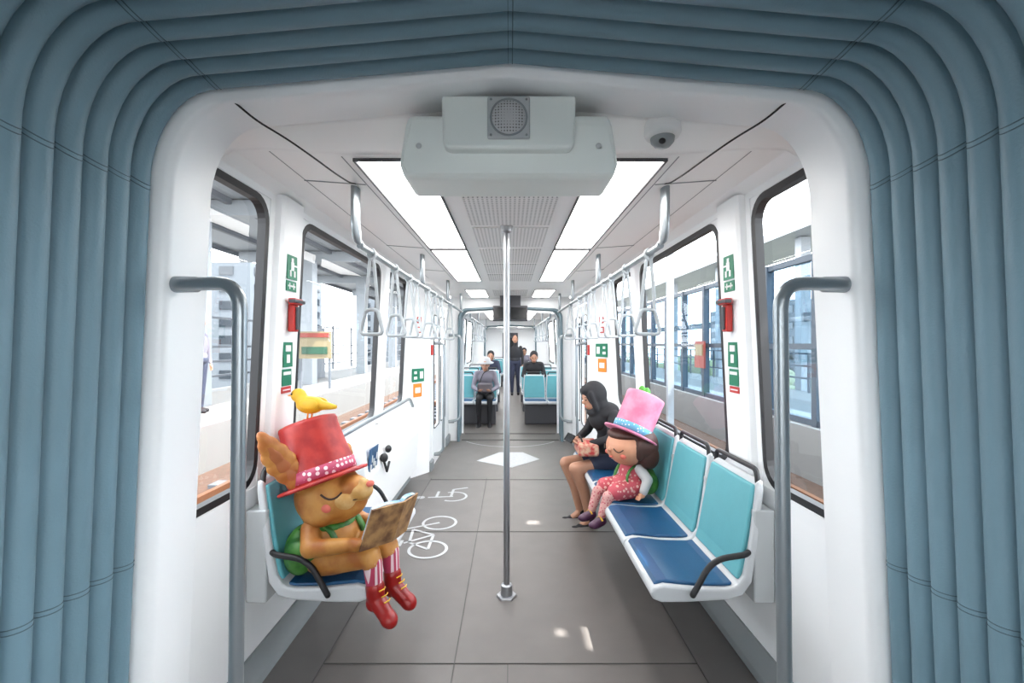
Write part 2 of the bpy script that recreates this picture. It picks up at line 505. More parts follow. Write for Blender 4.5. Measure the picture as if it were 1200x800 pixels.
# end walls with arches
AR = arch(0.78, 0.765, 1.86, 0.13, 2.0, 2.03)
def outer(hw): return arch(hw+0.02, hw-0.03, 2.12, 0.03, 2.24, 2.24)
def endwall(y, hw, name='wall_gangway_end'):
    b = MB(white); b.loft([ringat(y, outer(hw)), ringat(y, AR)], False); b.obj(name, solid=0.02)
endwall(7.0, 0.95); endwall(7.6, 1.15, 'wall_gangway_start'); endwall(14.0, 1.15, 'wall_gangway_end'); endwall(14.6, 1.15, 'wall_gangway_start')
AR2 = outset(AR, 0.035)
bellows('gangway_bellows', 7.58, 8, 0.07, 0.02, AR2, bell2, False)
bellows('gangway_bellows', 14.58, 8, 0.07, 0.02, AR2, bell2, False)
def archtrim(y):
    b = MB(bell2)
    b.loft([ringat(y+0.0, outset(AR, 0.05)), ringat(y-0.04, outset(AR, 0.045)), ringat(y-0.055, outset(AR, 0.02)), ringat(y-0.04, outset(AR, -0.008)), ringat(y+0.02, outset(AR, -0.012)), ringat(y+0.05, AR)])
    b.obj('trim_gangway_arch')
for y in (6.98, 13.98): archtrim(y)
b = MB(white); b.box((0, 21.0, 1.1), (2.3, 0.06, 2.3)); b.obj('wall_far')
b = MB(white); b.box((0, -4.0, 1.1), (2.3, 0.06, 2.3)); b.obj('wall_back')
root = G('door_3', (0, 20.95, 1))
b = MB(darkg); b.box((0, 20.94, 1.0), (0.7, 0.05, 1.95)); b.obj('cab_door_leaf', root, bevel=0.01)
b = MB(screenm); b.box((0, 20.91, 1.35), (0.5, 0.02, 0.8)); b.obj('cab_door_glass', root, bevel=0.01)

# ------------------------------------------------------------------ fixtures
root = G('grab_pole', (-0.02, 2.70, 0))
b = MB(steel); b.sweep([(-0.022, 2.70, 0.0), (-0.022, 2.70, 1.0), (-0.022, 2.70, 2.2)], 0.0185, 20); b.obj('pole_tube', root)
b = MB(steel)
T = Matrix.Translation((-0.022, 2.70, 0))
b.lathe([(0.0, 0.012), (0.06, 0.012), (0.062, 0.0)], T, 6, False)
b.lathe([(0.018, 0.075), (0.034, 0.07), (0.036, 0.012)], T, 24)
b.lathe([(0.018, 2.15), (0.034, 2.16), (0.038, 2.2)], T, 24)
b.obj('base_flange', root, bevel=0.004)

def handrail(s, y, xin, xout, zt, zb, r, yy=0.05, fr=0.10):
    root = G('door_handrail', (s*xin, y, (zt+zb)/2))
    p = fillet([(s*xout, y+yy, zt), (s*(xin+0.015), y, zt-0.002), (s*(xin+0.03), y, zb), (s*xout, y+yy, zb-0.03)], fr, 10)
    b = MB(paintsteel); b.sweep(p, r, 20)
    for z in (zt, zb-0.03):
        T = Matrix.Translation((s*(xout), y+yy, z)) @ Matrix.Rotation(-s*pi/2, 4, 'Y')
        b.lathe([(r, 0.085), (r*1.18, 0.08), (r*1.25, 0.0)], T, 20)
    b.obj('bent_tube', root)
for s in (-1, 1):
    handrail(s, 1.345, 0.783, 1.04, 1.68, 0.30, 0.0205, fr=0.085)
    handrail(s, 6.85, 0.72, 0.93, 1.62, 0.35, 0.019, 0.0)
    handrail(s, 5.62, 0.80, 0.95, 1.5, 0.16, 0.017, 0.0)

# overhead rails
strapmat = M('strap_grey_white', (0.36, 0.39, 0.41), 0.35, var=0.03)
b = MB(strapmat)
for sy in (-1, 1):
    pts = [(0, 0.004*sy, 0.02), (0, 0.012*sy, -0.03), (0, 0.03*sy, -0.20), (0, 0.035*sy, -0.29)]
    P = fillet(pts, 0.05, 4); b.sweep(P, 0.010, 8, flat=0.35)
b.sweep([(0.0, 0.022*math.cos(a), 0.003+0.026*math.sin(a)) for a in [2*pi*k/16 for k in range(16)]], 0.007, 8, True)
tri = fillet([(0, 0, -0.275), (0, 0.035, -0.278), (0, 0.068, -0.40), (0, -0.068, -0.40), (0, -0.035, -0.278), (0, -0.001, -0.275)], 0.03, 6)
b.sweep(tri[:-1], 0.0095, 10, True)
strap0 = b.obj('hanging_strap'); strap_me = strap0.data
strap0.location = (-0.70, 2.30, 1.945)
strap0.rotation_euler = (0, 0, math.radians(72))
for s in (-1, 1):
    for (ya, yb, br, strs) in ((2.02, 6.6, (2.06, 3.62, 5.1, 6.45), (2.30, 2.76, 3.15, 3.4, 3.85, 4.2, 4.6, 5.3)), (7.9, 13.4, (7.95, 10, 13.2), (8.4, 9.2, 10.4, 11.4, 12.4))):
        root = G('overhead_grab_rail', (s*0.70, (ya+yb)/2, 1.95))
        b = MB(paintsteel); b.sweep([(s*0.70, ya+0.1, 1.955), (s*0.70, yb, 1.955)], 0.016, 16)
        for k, y in enumerate(br):
            yend = y+0.13
            p = fillet([(s*0.70, y, 2.215), (s*0.70, y, 1.985), (s*0.70, yend, 1.955)], 0.08, 8)
            b.sweep(p, [0.040]*(len(p)-4)+[0.032, 0.025, 0.018, 0.016], 14, flat=0.45)
        b.obj('rail_and_brackets', root)
        for y in strs:
            if s < 0 and y == 2.30: continue
            o = bpy.data.objects.new('hanging_strap', strap_me); COL.objects.link(o)
            o.location = (s*0.70, y, 1.945); o.rotation_euler = (random.uniform(-.04, .04), 0, math.radians(s*-1*72+random.uniform(-15, 15)))

# speaker box
root = G('ceiling_speaker_unit', (-0.005, 1.53, 2.12))
b = MB(speakm)
hexp = [(-0.318, 2.225), (0.318, 2.225), (0.33, 2.19), (0.348, 2.07), (0.338, 2.03), (-0.338, 2.03), (-0.348, 2.07), (-0.33, 2.19)]
b.extr(hexp, lambda u, v, d: Vector((u-0.005, d+(0.03 if v < 2.04 else 0)*(1 if d < 1.5 else 0), v)), 1.44, 1.66)
b.obj('lower_housing', root, bevel=0.018, bseg=4)
b = MB(speakm)
b.extr([(-0.21, 2.272), (0.21, 2.272), (0.205, 2.12), (0.19, 2.105), (-0.19, 2.105), (-0.205, 2.12)], lambda u, v, d: Vector((u-0.005, d, v)), 1.415, 1.62)
b.obj('upper_housing', root, bevel=0.012, bseg=3)
b = MB(ltg); b.box((-0.005, 1.411, 2.198), (0.132, 0.012, 0.132)); b.obj('speaker_plate', root, bevel=0.006)
T = Matrix.Translation((-0.005, 1.405, 2.198)) @ Matrix.Rotation(pi/2, 4, 'X')
b = MB(grillem); b.lathe([(0, 0.008), (0.03, 0.007), (0.05, 0.003), (0.052, -0.002)], T, 32)
b.use(midg); b.lathe([(0.052, -0.002), (0.054, 0.003), (0.058, 0.003), (0.060, -0.002)], T, 32)
for sx in (-1, 1):
    for sz in (-1, 1): b.ell((-0.005+sx*0.055, 1.405, 2.198+sz*0.055), 0.004, nu=8, nv=6)
b.use(ltg)
for sx in (-1, 1): b.ell((-0.005+sx*0.285, 1.441, 2.125), (0.009, 0.002, 0.009), nu=16, nv=8)
b.obj('speaker_grille', root)

# dome camera
root = G('dome_camera', (0.515, 1.55, 2.22))
T = Matrix.Translation((0.515, 1.54, 2.21))
b = MB(signw); b.lathe([(0.058, 0.05), (0.060, 0.0), (0.054, -0.014), (0.040, -0.016)], T, 32); b.obj('camera_housing', root)
b = MB(midg); b.lathe([(0.040, -0.016), (0.038, -0.03), (0.026, -0.044), (0.0, -0.050)], T, 32); b.obj('camera_dome', root)
b = MB(black); b.ell((0.505, 1.512, 2.172), (0.012, 0.01, 0.010), nu=12, nv=8); b.obj('lens', root)

# cables
for s in (-1, 1):
    b = MB(black)
    P = [(s*0.83, 1.36, 2.225), (s*0.80, 1.43, 2.20), (s*0.75, 1.52, 2.185), (s*0.705, 1.63, 2.165), (s*0.68, 1.78, 2.16), (s*0.675, 1.92, 2.175), (s*0.68, 2.0, 2.20)]
    b.sweep(fillet(P, 0.05, 4), 0.0032, 8); b.obj('ceiling_cable')

# seats --------------------------------------------------------------
def bench(loc, rotz, n, w=0.49, name='seat_bench', arms=True, box=True):
    root = G(name, loc, rotz)
    L = lambda u, v, d: Vector((u, d, v))
    inner = [(0.545, 0.430), (0.53, 0.452), (0.49, 0.462), (0.35, 0.448), (0.22, 0.445), (0.175, 0.455), (0.145, 0.50), (0.115, 0.66), (0.075, 0.90)]
    outer_ = [(0.05, 0.905), (0.05, 0.86), (0.085, 0.64), (0.11, 0.47), (0.15, 0.415), (0.22, 0.395), (0.40, 0.385), (0.50, 0.385), (0.54, 0.40)]
    for i in range(n):
        y0 = i*w+0.003; y1 = (i+1)*w-0.003
        b = MB(shellm)
        prof = inner+outer_
        def taper(v): return 0.02*max(0, (v-0.6)/0.3)**2
        m = len(prof)
        vs = [Vector((u, y0+taper(v), v)) for u, v in prof]+[Vector((u, y1-taper(v), v)) for u, v in prof]
        fs = [tuple(range(m))[::-1], tuple(range(m, 2*m))]+[(a, (a+1) % m, m+(a+1) % m, m+a) for a in range(m)]
        b.add(vs, fs); b.obj('seat_shell', root, False, bevel=0.012, bseg=3)
        b = MB(bluem)
        cp = [(0.53, 0.452), (0.515, 0.468), (0.47, 0.474), (0.35, 0.460), (0.22, 0.457), (0.185, 0.463), (0.19, 0.446), (0.35, 0.44), (0.50, 0.445)]
        b.extr(cp, L, y0+0.022, y1-0.022); b.obj('seat_cushion', root, False, bevel=0.008)
        b = MB(tealm)
        bp = [(0.172, 0.475), (0.155, 0.53), (0.132, 0.66), (0.108, 0.80), (0.092, 0.88), (0.07, 0.88), (0.105, 0.66), (0.13, 0.53), (0.15, 0.475)]
        m = len(bp)
        vs = [Vector((u, y0+0.020+taper(v), v)) for u, v in bp]+[Vector((u, y1-0.020-taper(v), v)) for u, v in bp]
        fs = [tuple(range(m))[::-1], tuple(range(m, 2*m))]+[(a, (a+1) % m, m+(a+1) % m, m+a) for a in range(m)]
        b.add(vs, fs); b.obj('back_cushion', root, False, bevel=0.010)
        b = MB(black)
        b.sweep(fillet([(0.066, y0+0.04, 0.88), (0.066, y0+0.05, 0.945), (0.066, y1-0.05, 0.945), (0.066, y1-0.04, 0.88)], 0.03, 5), 0.0115, 10)
        b.obj('top_grab_handle', root, False)
        if box:
            b = MB(ltg); b.box((0.055, (y0+y1)/2, 0.58), (0.09, y1-y0-0.01, 0.40)); b.obj('mounting_box', root, False, bevel=0.008)
    if arms:
        for y in (-0.014, n*w+0.014):
            yi = 0.01 if y < 0 else n*w-0.01
            b = MB(black)
            b.sweep(fillet([(0.125, yi, 0.60), (0.15, y, 0.60), (0.29, y, 0.58), (0.375, y, 0.425), (0.36, yi, 0.42)], 0.07, 6), 0.0125, 12)
            b.obj('armrest', root, False)
    return root
bench((1.15, 1.95+5*0.49, 0), pi, 5)
bench((-1.15, 1.95, 0), 0, 2)
def podium(x0, x1, y0, y1, h):
    b = MB(darkg); b.box(((x0+x1)/2, (y0+y1)/2, h/2), (x1-x0, y1-y0, h)); b.obj('seat_podium', bevel=0.02)
for yy in (8.75, 10.3, 11.9, 16.0, 18.0):
    bench((-1.10, yy, 0.0), -pi/2, 2, 0.43, 'transverse_seat', False, False)
    bench((0.24, yy, 0.0), -pi/2, 2, 0.43, 'transverse_seat', False, False)
    podium(-1.09, -0.27, yy-0.35, yy-0.06, 0.38); podium(0.27, 1.08, yy-0.35, yy-0.06, 0.38)

# signs on pillars
for s in (-1, 1):
    def plate(nm, y, z, w, h, base, extra):
        xx = s*(wx(z)-0.042)
        root = G(nm, (xx, y, z))
        b = MB(base); b.box((xx, y, z), (0.004, w, h)); b.obj('plate', root)
        b = MB(signw)
        for (dy, dz, ww, hh) in extra: b.box((xx-s*0.003, y+dy, z+dz), (0.002, ww, hh))
        b.obj('pictogram', root)
    plate('exit_sign', 2.20, 1.865, 0.10, 0.115, greenm, [(0, 0.035, 0.02, 0.02), (0.0, 0.005, 0.03, 0.04), (0.02, -0.03, 0.015, 0.03), (-0.02, -0.03, 0.015, 0.03), (0.03, 0.01, 0.03, 0.008)])
    plate('exit_sign', 2.20, 1.775, 0.10, 0.05, greenm, [(0, 0, 0.07, 0.008), (0.02, 0, 0.008, 0.03), (-0.02, 0, 0.008, 0.03)])
    plate('hammer_sign', 2.20, 1.445, 0.09, 0.12, greenm, [(0, 0.03, 0.05, 0.03), (0, -0.02, 0.03, 0.04)])
    plate('warning_sign', 2.20, 1.335, 0.09, 0.08, greenm, [(0, 0.02, 0.07, 0.015)])
    plate('warning_sign', 2.20, 1.275, 0.09, 0.03, redm, [(0, 0.0, 0.07, 0.006)])
    root = G('emergency_hammer', (s*1.07, 2.2, 1.66))
    xx = s*(wx(1.66)-0.058)
    b = MB(redm); b.box((xx, 2.2, 1.62), (0.03, 0.05, 0.13)); b.box((xx-s*0.012, 2.2, 1.70), (0.035, 0.085, 0.03)); b.obj('hammer_body', root, bevel=0.006)
    b = MB(darkg); b.box((xx-s*0.02, 2.2, 1.70), (0.03, 0.11, 0.016)); b.box((xx-s*0.02, 2.2, 1.62), (0.012, 0.02, 0.11)); b.obj('hammer_head', root, bevel=0.003)
    def slant(nm, t, z, w, h, base, extra):
        p0 = Vector((s*wx(z, 1.15), 5.0, z)); p1 = Vector((s*wx(z, .95), 5.3, z))
        d = (p1-p0).normalized(); nrm = Vector((-s*abs(d.y), -abs(d.x), 0))
        c = p0.lerp(p1, t)+nrm*0.012
        R = Matrix((( d.x, nrm.x, 0), (d.y, nrm.y, 0), (0, 0, 1)))
        root = G(nm, c)
        b = MB(base); b.box(c, (w, 0.004, h), R); b.obj('plate', root)
        if extra:
            b = MB(signw)
            for (dx, dz, ww, hh) in extra: b.box(c+d*dx+nrm*0.003+Vector((0, 0, dz)), (ww, 0.002, hh), R)
            b.obj('pictogram', root)
    zo = -0.28 if s < 0 else 0.0
    slant('exit_sign', 0.45, 1.42+zo, 0.19, 0.15, greenm, [(-0.045, 0.03, 0.04, 0.03), (0.05, 0.0, 0.05, 0.08), (-0.045, -0.03, 0.05, 0.03)])
    slant('notice_sign', 0.45, 1.25+zo, 0.13, 0.15, orangem, [(0, 0.0, 0.08, 0.06)])
    for k, z in enumerate((1.76, 1.65)): slant('prohibition_sticker', 0.4, z, 0.07, 0.07, redm, [(0, 0, 0.045, 0.045)])
    b = MB(redm); b.box((s*0.925, 5.38, 1.42), (0.03, 0.08, 0.12)); b.obj('emergency_box', bevel=0.01)

# display
root = G('passenger_information_display', (0, 6.6, 1.93))
b = MB(darkg); b.box((0, 6.6, 1.93), (0.50, 0.10, 0.22)); b.box((0, 6.6, 2.12), (0.30, 0.06, 0.17)); b.obj('display_housing', root, bevel=0.01)
b = MB(screenm); b.box((-0.12, 6.545, 1.93), (0.22, 0.01, 0.17)); b.box((0.12, 6.545, 1.93), (0.22, 0.01, 0.17)); b.obj('display_screen', root)

# left wall equipment: rail, cabinet, belt
root = G('wheelchair_space_cabinet', (-1.08, 4.0, 0.6))
b = MB(white)
b.extr([(1.13, 0.14), (1.02, 0.14), (0.99, 0.55), (1.02, 0.76), (1.13, 0.82)], lambda u, v, d: Vector((-u, d, v)), 3.15, 4.95); b.obj('cabinet_body', root, bevel=0.015)
b = MB(black); b.ell((-0.97, 3.5, 0.62), (0.03, 0.035, 0.035)); b.ell((-0.97, 3.62, 0.66), (0.025, 0.03, 0.03)); b.sweep([(-0.98, 3.5, 0.62), (-0.965, 3.56, 0.50), (-0.97, 3.65, 0.55)], 0.01, 8); b.obj('belt_reel', root)
b = MB(bluem); b.box((-0.995, 3.3, 0.64), (0.006, 0.20, 0.22), Matrix.Rotation(0.08, 3, 'Y')); b.use(signw)
for k in range(5): b.box((-0.990, 3.23+0.035*k, 0.64+0.03*((k*2) % 3-1)), (0.006, 0.018, 0.05), Matrix.Rotation(0.08, 3, 'Y'))
b.obj('blue_white_sticker', root)
root = G('wall_handrail', (-1.05, 3.9, 0.93))
b = MB(paintsteel); b.sweep(fillet([(-1.13, 3.0, 0.88), (-1.04, 3.0, 0.93), (-1.04, 4.7, 0.93), (-1.04, 4.85, 0.83)], 0.06), 0.017, 14); b.obj('rail_tube', root)

# floor markings ------------------------------------------------------
def annulus(b, cx, cy, r, w, n=40, a0=0, a1=2*pi, z=0.003):
    vs = []; fs = []
    for k in range(n+1):
        a = a0+(a1-a0)*k/n
        for q in (r-w/2, r+w/2): vs.append((cx+q*math.cos(a), cy+q*math.sin(a), z))
    for k in range(n): fs.append((2*k, 2*k+1, 2*k+3, 2*k+2))
    b.add(vs, fs)
def stroke(b, p, q, w=0.022, z=0.003):
    p = Vector((*p, z)); q = Vector((*q, z)); d = (q-p).normalized(); n = Vector((-d.y, d.x, 0))*w/2
    b.add([p-n, q-n, q+n, p+n], [(0, 1, 2, 3)])
b = MB(markm)
annulus(b, -0.60, 3.31, 0.135, 0.022); annulus(b, -0.59, 3.80, 0.135, 0.022)
for p, q in (((-0.60, 3.31), (-0.76, 3.42)), ((-0.76, 3.42), (-0.78, 3.66)), ((-0.78, 3.66), (-0.60, 3.56)), ((-0.60, 3.56), (-0.60, 3.31)), ((-0.60, 3.56), (-0.80, 3.41)), ((-0.59, 3.80), (-0.86, 3.66)), ((-0.86, 3.66), (-0.87, 3.73)), ((-0.82, 3.36), (-0.82, 3.46))):
    stroke(b, p, q)
b.obj('bicycle_floor_marking')
b = MB(markm)
annulus(b, -0.56, 4.45, 0.13, 0.022, a0=math.radians(-120), a1=math.radians(120))
for p, q in (((-0.56, 4.45), (-0.80, 4.42)), ((-0.58, 4.45), (-0.58, 4.66)), ((-0.58, 4.66), (-0.44, 4.72)), ((-0.72, 4.44), (-0.72, 4.6))): stroke(b, p, q, 0.026)
annulus(b, -0.87, 4.42, 0.02, 0.04)
b.obj('wheelchair_floor_marking')
b = MB(markm)
b.add([(-0.43, 5.8, 0.003), (-0.15, 6.25, 0.003), (0.17, 6.25, 0.003), (0.38, 5.88, 0.003), (0.02, 5.48, 0.003)], [(4, 3, 2, 1, 0)])
annulus(b, 0, 7.38, 0.80, 0.022, 40, math.radians(213), math.radians(327))
b.obj('turntable_floor_marking')

# ------------------------------------------------------------------ statues
def on(c, r, az, el, k=1.0):
    a = math.radians(az); e = math.radians(el)
    return Vector((c[0]+k*r[0]*math.cos(e)*math.cos(a), c[1]+k*r[1]*math.cos(e)*math.sin(a), c[2]+k*r[2]*math.sin(e)))

def hat(root, c, top, rb, rt, brim, matc, matb, mate=None):
    c = Vector(c); top = Vector(top); d = top-c; L = d.length
    T = Matrix.Translation(c) @ d.to_track_quat('Z', 'Y').to_matrix().to_4x4()
    b = MB(matc)
    b.lathe([(0, L), (rt*0.85, L+0.004), (rt*0.97, L-0.002), (rt, L-0.014), (rt*0.99, L*0.85), ((rt+rb)/2*0.99, L*0.5), (rb, 0.06), (rb, 0.012), (rb*1.05, 0.004), (brim*0.9, 0.004), (brim, 0.000), (brim*1.01, -0.008), (brim*0.98, -0.014), (rb*0.9, -0.010), (0, -0.010)], T, 48)
    b.obj('hat_body', root, False)
    b = MB(matb)
    b.lathe([(rb*1.0, 0.010), (rb*1.04, 0.012), (rb*1.035, 0.060), (rb*0.98, 0.062)], T, 48); b.obj('hat_band', root, False)
    return T

furm = M('rabbit_orange_brown', (0.32, 0.10, 0.016), 0.5, scale=9, bump=0.15, bscale=60, col2=(0.48, 0.225, 0.05))
muzm = M('rabbit_face_cream', (0.44, 0.23, 0.06), 0.5, var=0.1, scale=14, col2=(0.58, 0.38, 0.16))
inear = M('rabbit_inner_ear', (0.33, 0.10, 0.03), 0.5, var=0.2, scale=20)
pinkm = M('blush_pink', (0.60, 0.13, 0.09), 0.55, var=0.08)
hatred = M('hat_red', (0.28, 0.008, 0.009), 0.45, scale=14, bump=0.15, bscale=50, col2=(0.42, 0.025, 0.018))
bandp = Dots('hat_band_polka', (0.42, 0.055, 0.12), (0.75, 0.60, 0.62), 42, 0.36, 0.5, 0.2)
bootm = M('boot_red', (0.27, 0.007, 0.006), 0.35, var=0.2, scale=25)
strp = Stripes('striped_stocking', (0.66, 0.50, 0.53), (0.38, 0.03, 0.08), 52, 1, 0.6, 0.55)
packg = M('backpack_green', (0.015, 0.10, 0.015), 0.5, scale=16, bump=0.15, col2=(0.055, 0.20, 0.025))
eyel = M('eyelash_dark', (0.04, 0.015, 0.008), 0.6)
yel = M('bird_yellow', (0.66, 0.38, 0.015), 0.5, var=0.15, scale=30)
coverm = M('book_cover_painted', (0.13, 0.06, 0.028), 0.5, scale=16, col2=(0.38, 0.21, 0.085))
pagem = M('book_pages', (0.52, 0.55, 0.56), 0.6, scale=18, col2=(0.18, 0.35, 0.50))

R = G('rabbit_statue', (-0.865, 2.12, 0.0), math.radians(-22))
organic('head', [('e', (0.03, 0, 0.80), (0.155, 0.15, 0.14)), ('e', (0.10, 0, 0.795), (0.12, 0.12, 0.10)), ('e', (0.16, 0, 0.845), (0.09, 0.068, 0.062)), ('e', (0.05, -0.09, 0.755), (0.09, 0.06, 0.07)), ('e', (0.05, 0.09, 0.755), (0.09, 0.06, 0.07)),
                 ('c', (0.01, 0, 0.72), 0.08, (0.03, 0, 0.64), 0.08)], furm, R, 0.008, 6)
organic('muzzle', [('e', (0.185, 0, 0.842), (0.082, 0.060, 0.050)), ('e', (0.14, -0.05, 0.805), (0.075, 0.055, 0.05)), ('e', (0.14, 0.05, 0.805), (0.075, 0.055, 0.05)), ('e', (0.16, 0, 0.775), (0.055, 0.045, 0.035)), ('c', (0.14, 0, 0.86), 0.045, (0.23, 0, 0.865), 0.030)], muzm, R, 0.006, 4)
b = MB(pinkm); b.ell((0.262, 0, 0.877), (0.016, 0.020, 0.014))
for sy in (-1, 1): b.ell((0.112, sy*0.108, 0.785), (0.03, 0.022, 0.024))
b.obj('nose_and_cheeks', R, False)
b = MB(eyel)
for sy in (-1, 1):
    P = []
    for k in range(9):
        t = k/8; az = 30+32*t
        P.append(on((0.03, 0, 0.80), (0.170, 0.158, 0.14), sy*az, 20-9*math.sin(pi*t)))
    b.sweep(P, 0.0045, 6)
    P = [(0.248, sy*0.004, 0.855), (0.232, sy*0.03, 0.818), (0.205, sy*0.060, 0.812)]; b.sweep(fillet(P, 0.02, 4), 0.003, 6)
b.obj('closed_eyes_and_mouth', R, False)
for sy, mid, tip in ((-1, (-0.055, -0.185, 0.975), (-0.075, -0.26, 1.10)), (1, (-0.06, 0.17, 0.90), (-0.08, 0.24, 0.96))):
    base = Vector((0.0, sy*0.10, 0.845)); mid = Vector(mid); tip = Vector(tip)
    d = (tip-base); L = d.length
    side = d.normalized().cross(Vector((0.75, -0.65, 0.1))).normalized(); nor = side.cross(d.normalized())
    Rm = Matrix((side, nor, d.normalized())).transposed()
    b = MB(furm)
    for t, w in ((0.05, 0.04), (0.2, 0.05), (0.36, 0.06), (0.52, 0.066), (0.68, 0.060), (0.84, 0.044), (0.95, 0.026)):
        c = base.lerp(tip, t)+(mid-base.lerp(tip, .5))*math.sin(pi*t)
        b.ell(c, (w, 0.024, L*0.17), Rm, 16, 10)
    b.obj('ear', R, False, voxel=0.006, smooth_it=5)
    b = MB(inear)
    for t, w in ((0.3, 0.028), (0.5, 0.036), (0.68, 0.032), (0.82, 0.02)):
        c = base.lerp(tip, t)+(mid-base.lerp(tip, .5))*math.sin(pi*t)+nor*(0.014 if nor.y < 0 else -0.014)
        b.ell(c, (w, 0.012, L*0.14), Rm, 14, 8)
    b.obj('inner_ear', R, False, voxel=0.006, smooth_it=4)
hat(R, (-0.005, 0, 0.868), (-0.105, 0.0, 1.125), 0.150, 0.132, 0.200, hatred, bandp)
kx, kz = 0.315, 0.590
organic('body', [('e', (0.05, 0, 0.60), (0.115, 0.125, 0.13)), ('e', (0.06, 0, 0.54), (0.14, 0.145, 0.085)),
                 ('c', (0.08, -0.08, 0.545), 0.07, (kx-.01, -0.06, kz), 0.050), ('c', (0.08, 0.08, 0.545), 0.07, (kx-.01, 0.06, kz), 0.050),
                 ('c', (kx-.01, -0.06, kz), 0.048, (kx+.005, -0.06, kz-.025), 0.045), ('c', (kx-.01, 0.06, kz), 0.048, (kx+.005, 0.06, kz-.025), 0.045),
                 ('c', (0.03, -0.11, 0.68), 0.045, (0.08, -0.165, 0.625), 0.040), ('c', (0.08, -0.165, 0.625), 0.040, (0.24, -0.125, 0.650), 0.031),
                 ('e', (0.275, -0.118, 0.655), (0.04, 0.028, 0.03)),
                 ('c', (0.285, -0.135, 0.655), 0.012, (0.320, -0.128, 0.670), 0.009), ('c', (0.290, -0.122, 0.665), 0.012, (0.326, -0.112, 0.684), 0.009), ('c', (0.290, -0.108, 0.668), 0.012, (0.326, -0.098, 0.692), 0.009), ('c', (0.285, -0.10, 0.650), 0.012, (0.315, -0.082, 0.658), 0.009),
                 ('c', (0.03, 0.11, 0.68), 0.045, (0.08, 0.165, 0.625), 0.040), ('c', (0.08, 0.165, 0.625), 0.040, (0.30, 0.115, 0.655), 0.031),
                 ('e', (0.34, 0.105, 0.66), (0.035, 0.028, 0.03)), ('c', (0.35, 0.10, 0.665), 0.012, (0.375, 0.09, 0.685), 0.009),
                 ('e', (-0.06, 0, 0.51), (0.04, 0.045, 0.04))], furm, R, 0.007, 4)
organic('stockings', [('c', (kx+.008, sy*0.06, kz-.025), 0.042, (0.335, sy*0.06, 0.455), 0.034) for sy in (-1, 1)], strp, R, 0.006, 2)
for sy in (-1, 1):
    y = sy*0.06; dz = 0.088; dx = 0.024
    organic('boot', [('c', (0.312+dx, y, 0.375+dz), 0.040, (0.315+dx, y, 0.335+dz), 0.038), ('c', (0.318+dx, y, 0.325+dz), 0.037, (0.378+dx, y+sy*.008, 0.27+dz), 0.033), ('e', (0.390+dx, y+sy*.01, 0.262+dz), (0.042, 0.037, 0.033), Matrix.Rotation(0.7, 3, 'Y')), ('e', (0.305+dx, y, 0.31+dz), (0.034, 0.034, 0.04))], bootm, R, 0.005, 3)
    b = MB(yel)
    for k in range(3): b.sweep([(0.349+dx+k*0.012, y-0.020, 0.372+dz-k*0.022), (0.360+dx+k*0.012, y, 0.376+dz-k*0.022), (0.349+dx+k*0.012, y+0.020, 0.372+dz-k*0.022)], 0.003, 6)
    b.obj('boot_laces', R, False)
organic('backpack', [('e', (-0.055, -0.06, 0.575), (0.07, 0.10, 0.10)), ('e', (-0.055, 0.05, 0.575), (0.07, 0.10, 0.10)), ('e', (-0.02, -0.13, 0.56), (0.07, 0.055, 0.08))], packg, R, 0.008, 5)
b = MB(packg)
for sy in (-1, 1):
    b.sweep(fillet([(-0.05, sy*0.09, 0.66), (0.03, sy*0.10, 0.725), (0.13, sy*0.085, 0.675), (0.165, sy*0.09, 0.60), (0.02, sy*0.15, 0.55)], 0.05, 6), 0.017, 10, flat=0.5)
b.sweep([(0.03+0.095*math.cos(a), 0.10*math.sin(a), 0.695-0.02*math.cos(a)) for a in [2*pi*k/24 for k in range(24)]], 0.018, 10, True)
b.obj('backpack_straps', R, False)

# book
BK = G('open_book', (-0.865, 2.12, 0), math.radians(-22))
def bookhalf(y_out, x_out, nm):
    sp = Vector((0.385, 0.0, 0)); ou = Vector((x_out, y_out, 0)); up = Vector((0.06, 0, 0.17)); base = Vector((0, 0, 0.645))
    d = (ou-sp); nrm = up.cross(d).normalized()
    if nrm.x > 0: nrm = -nrm
    def slab(b, o0, o1, m0, m1, lo, hi):
        vs = []
        for off in (o0, o1):
            for t, u in ((m0, lo), (m1, lo), (m1, hi), (m0, hi)):
                vs.append(sp+base+d*t+up*u+nrm*(off+0.012*math.sin(pi*t)*(1 if off > 0.007 else 0)))
        b.add(vs, [(0, 1, 2, 3), (4, 7, 6, 5), (0, 4, 5, 1), (1, 5, 6, 2), (2, 6, 7, 3), (3, 7, 4, 0)])
    b = MB(coverm); slab(b, 0, 0.007, 0, 1.06, -0.03, 1.03); b.obj(nm+'_cover', BK, False)
    b = MB(pagem)
    for k in range(6): slab(b, 0.0075, 0.026, k/6, (k+1)/6, 0, 1)
    b.obj(nm+'_pages', BK, False)
bookhalf(-0.130, 0.325, 'front'); bookhalf(0.110, 0.375, 'rear')

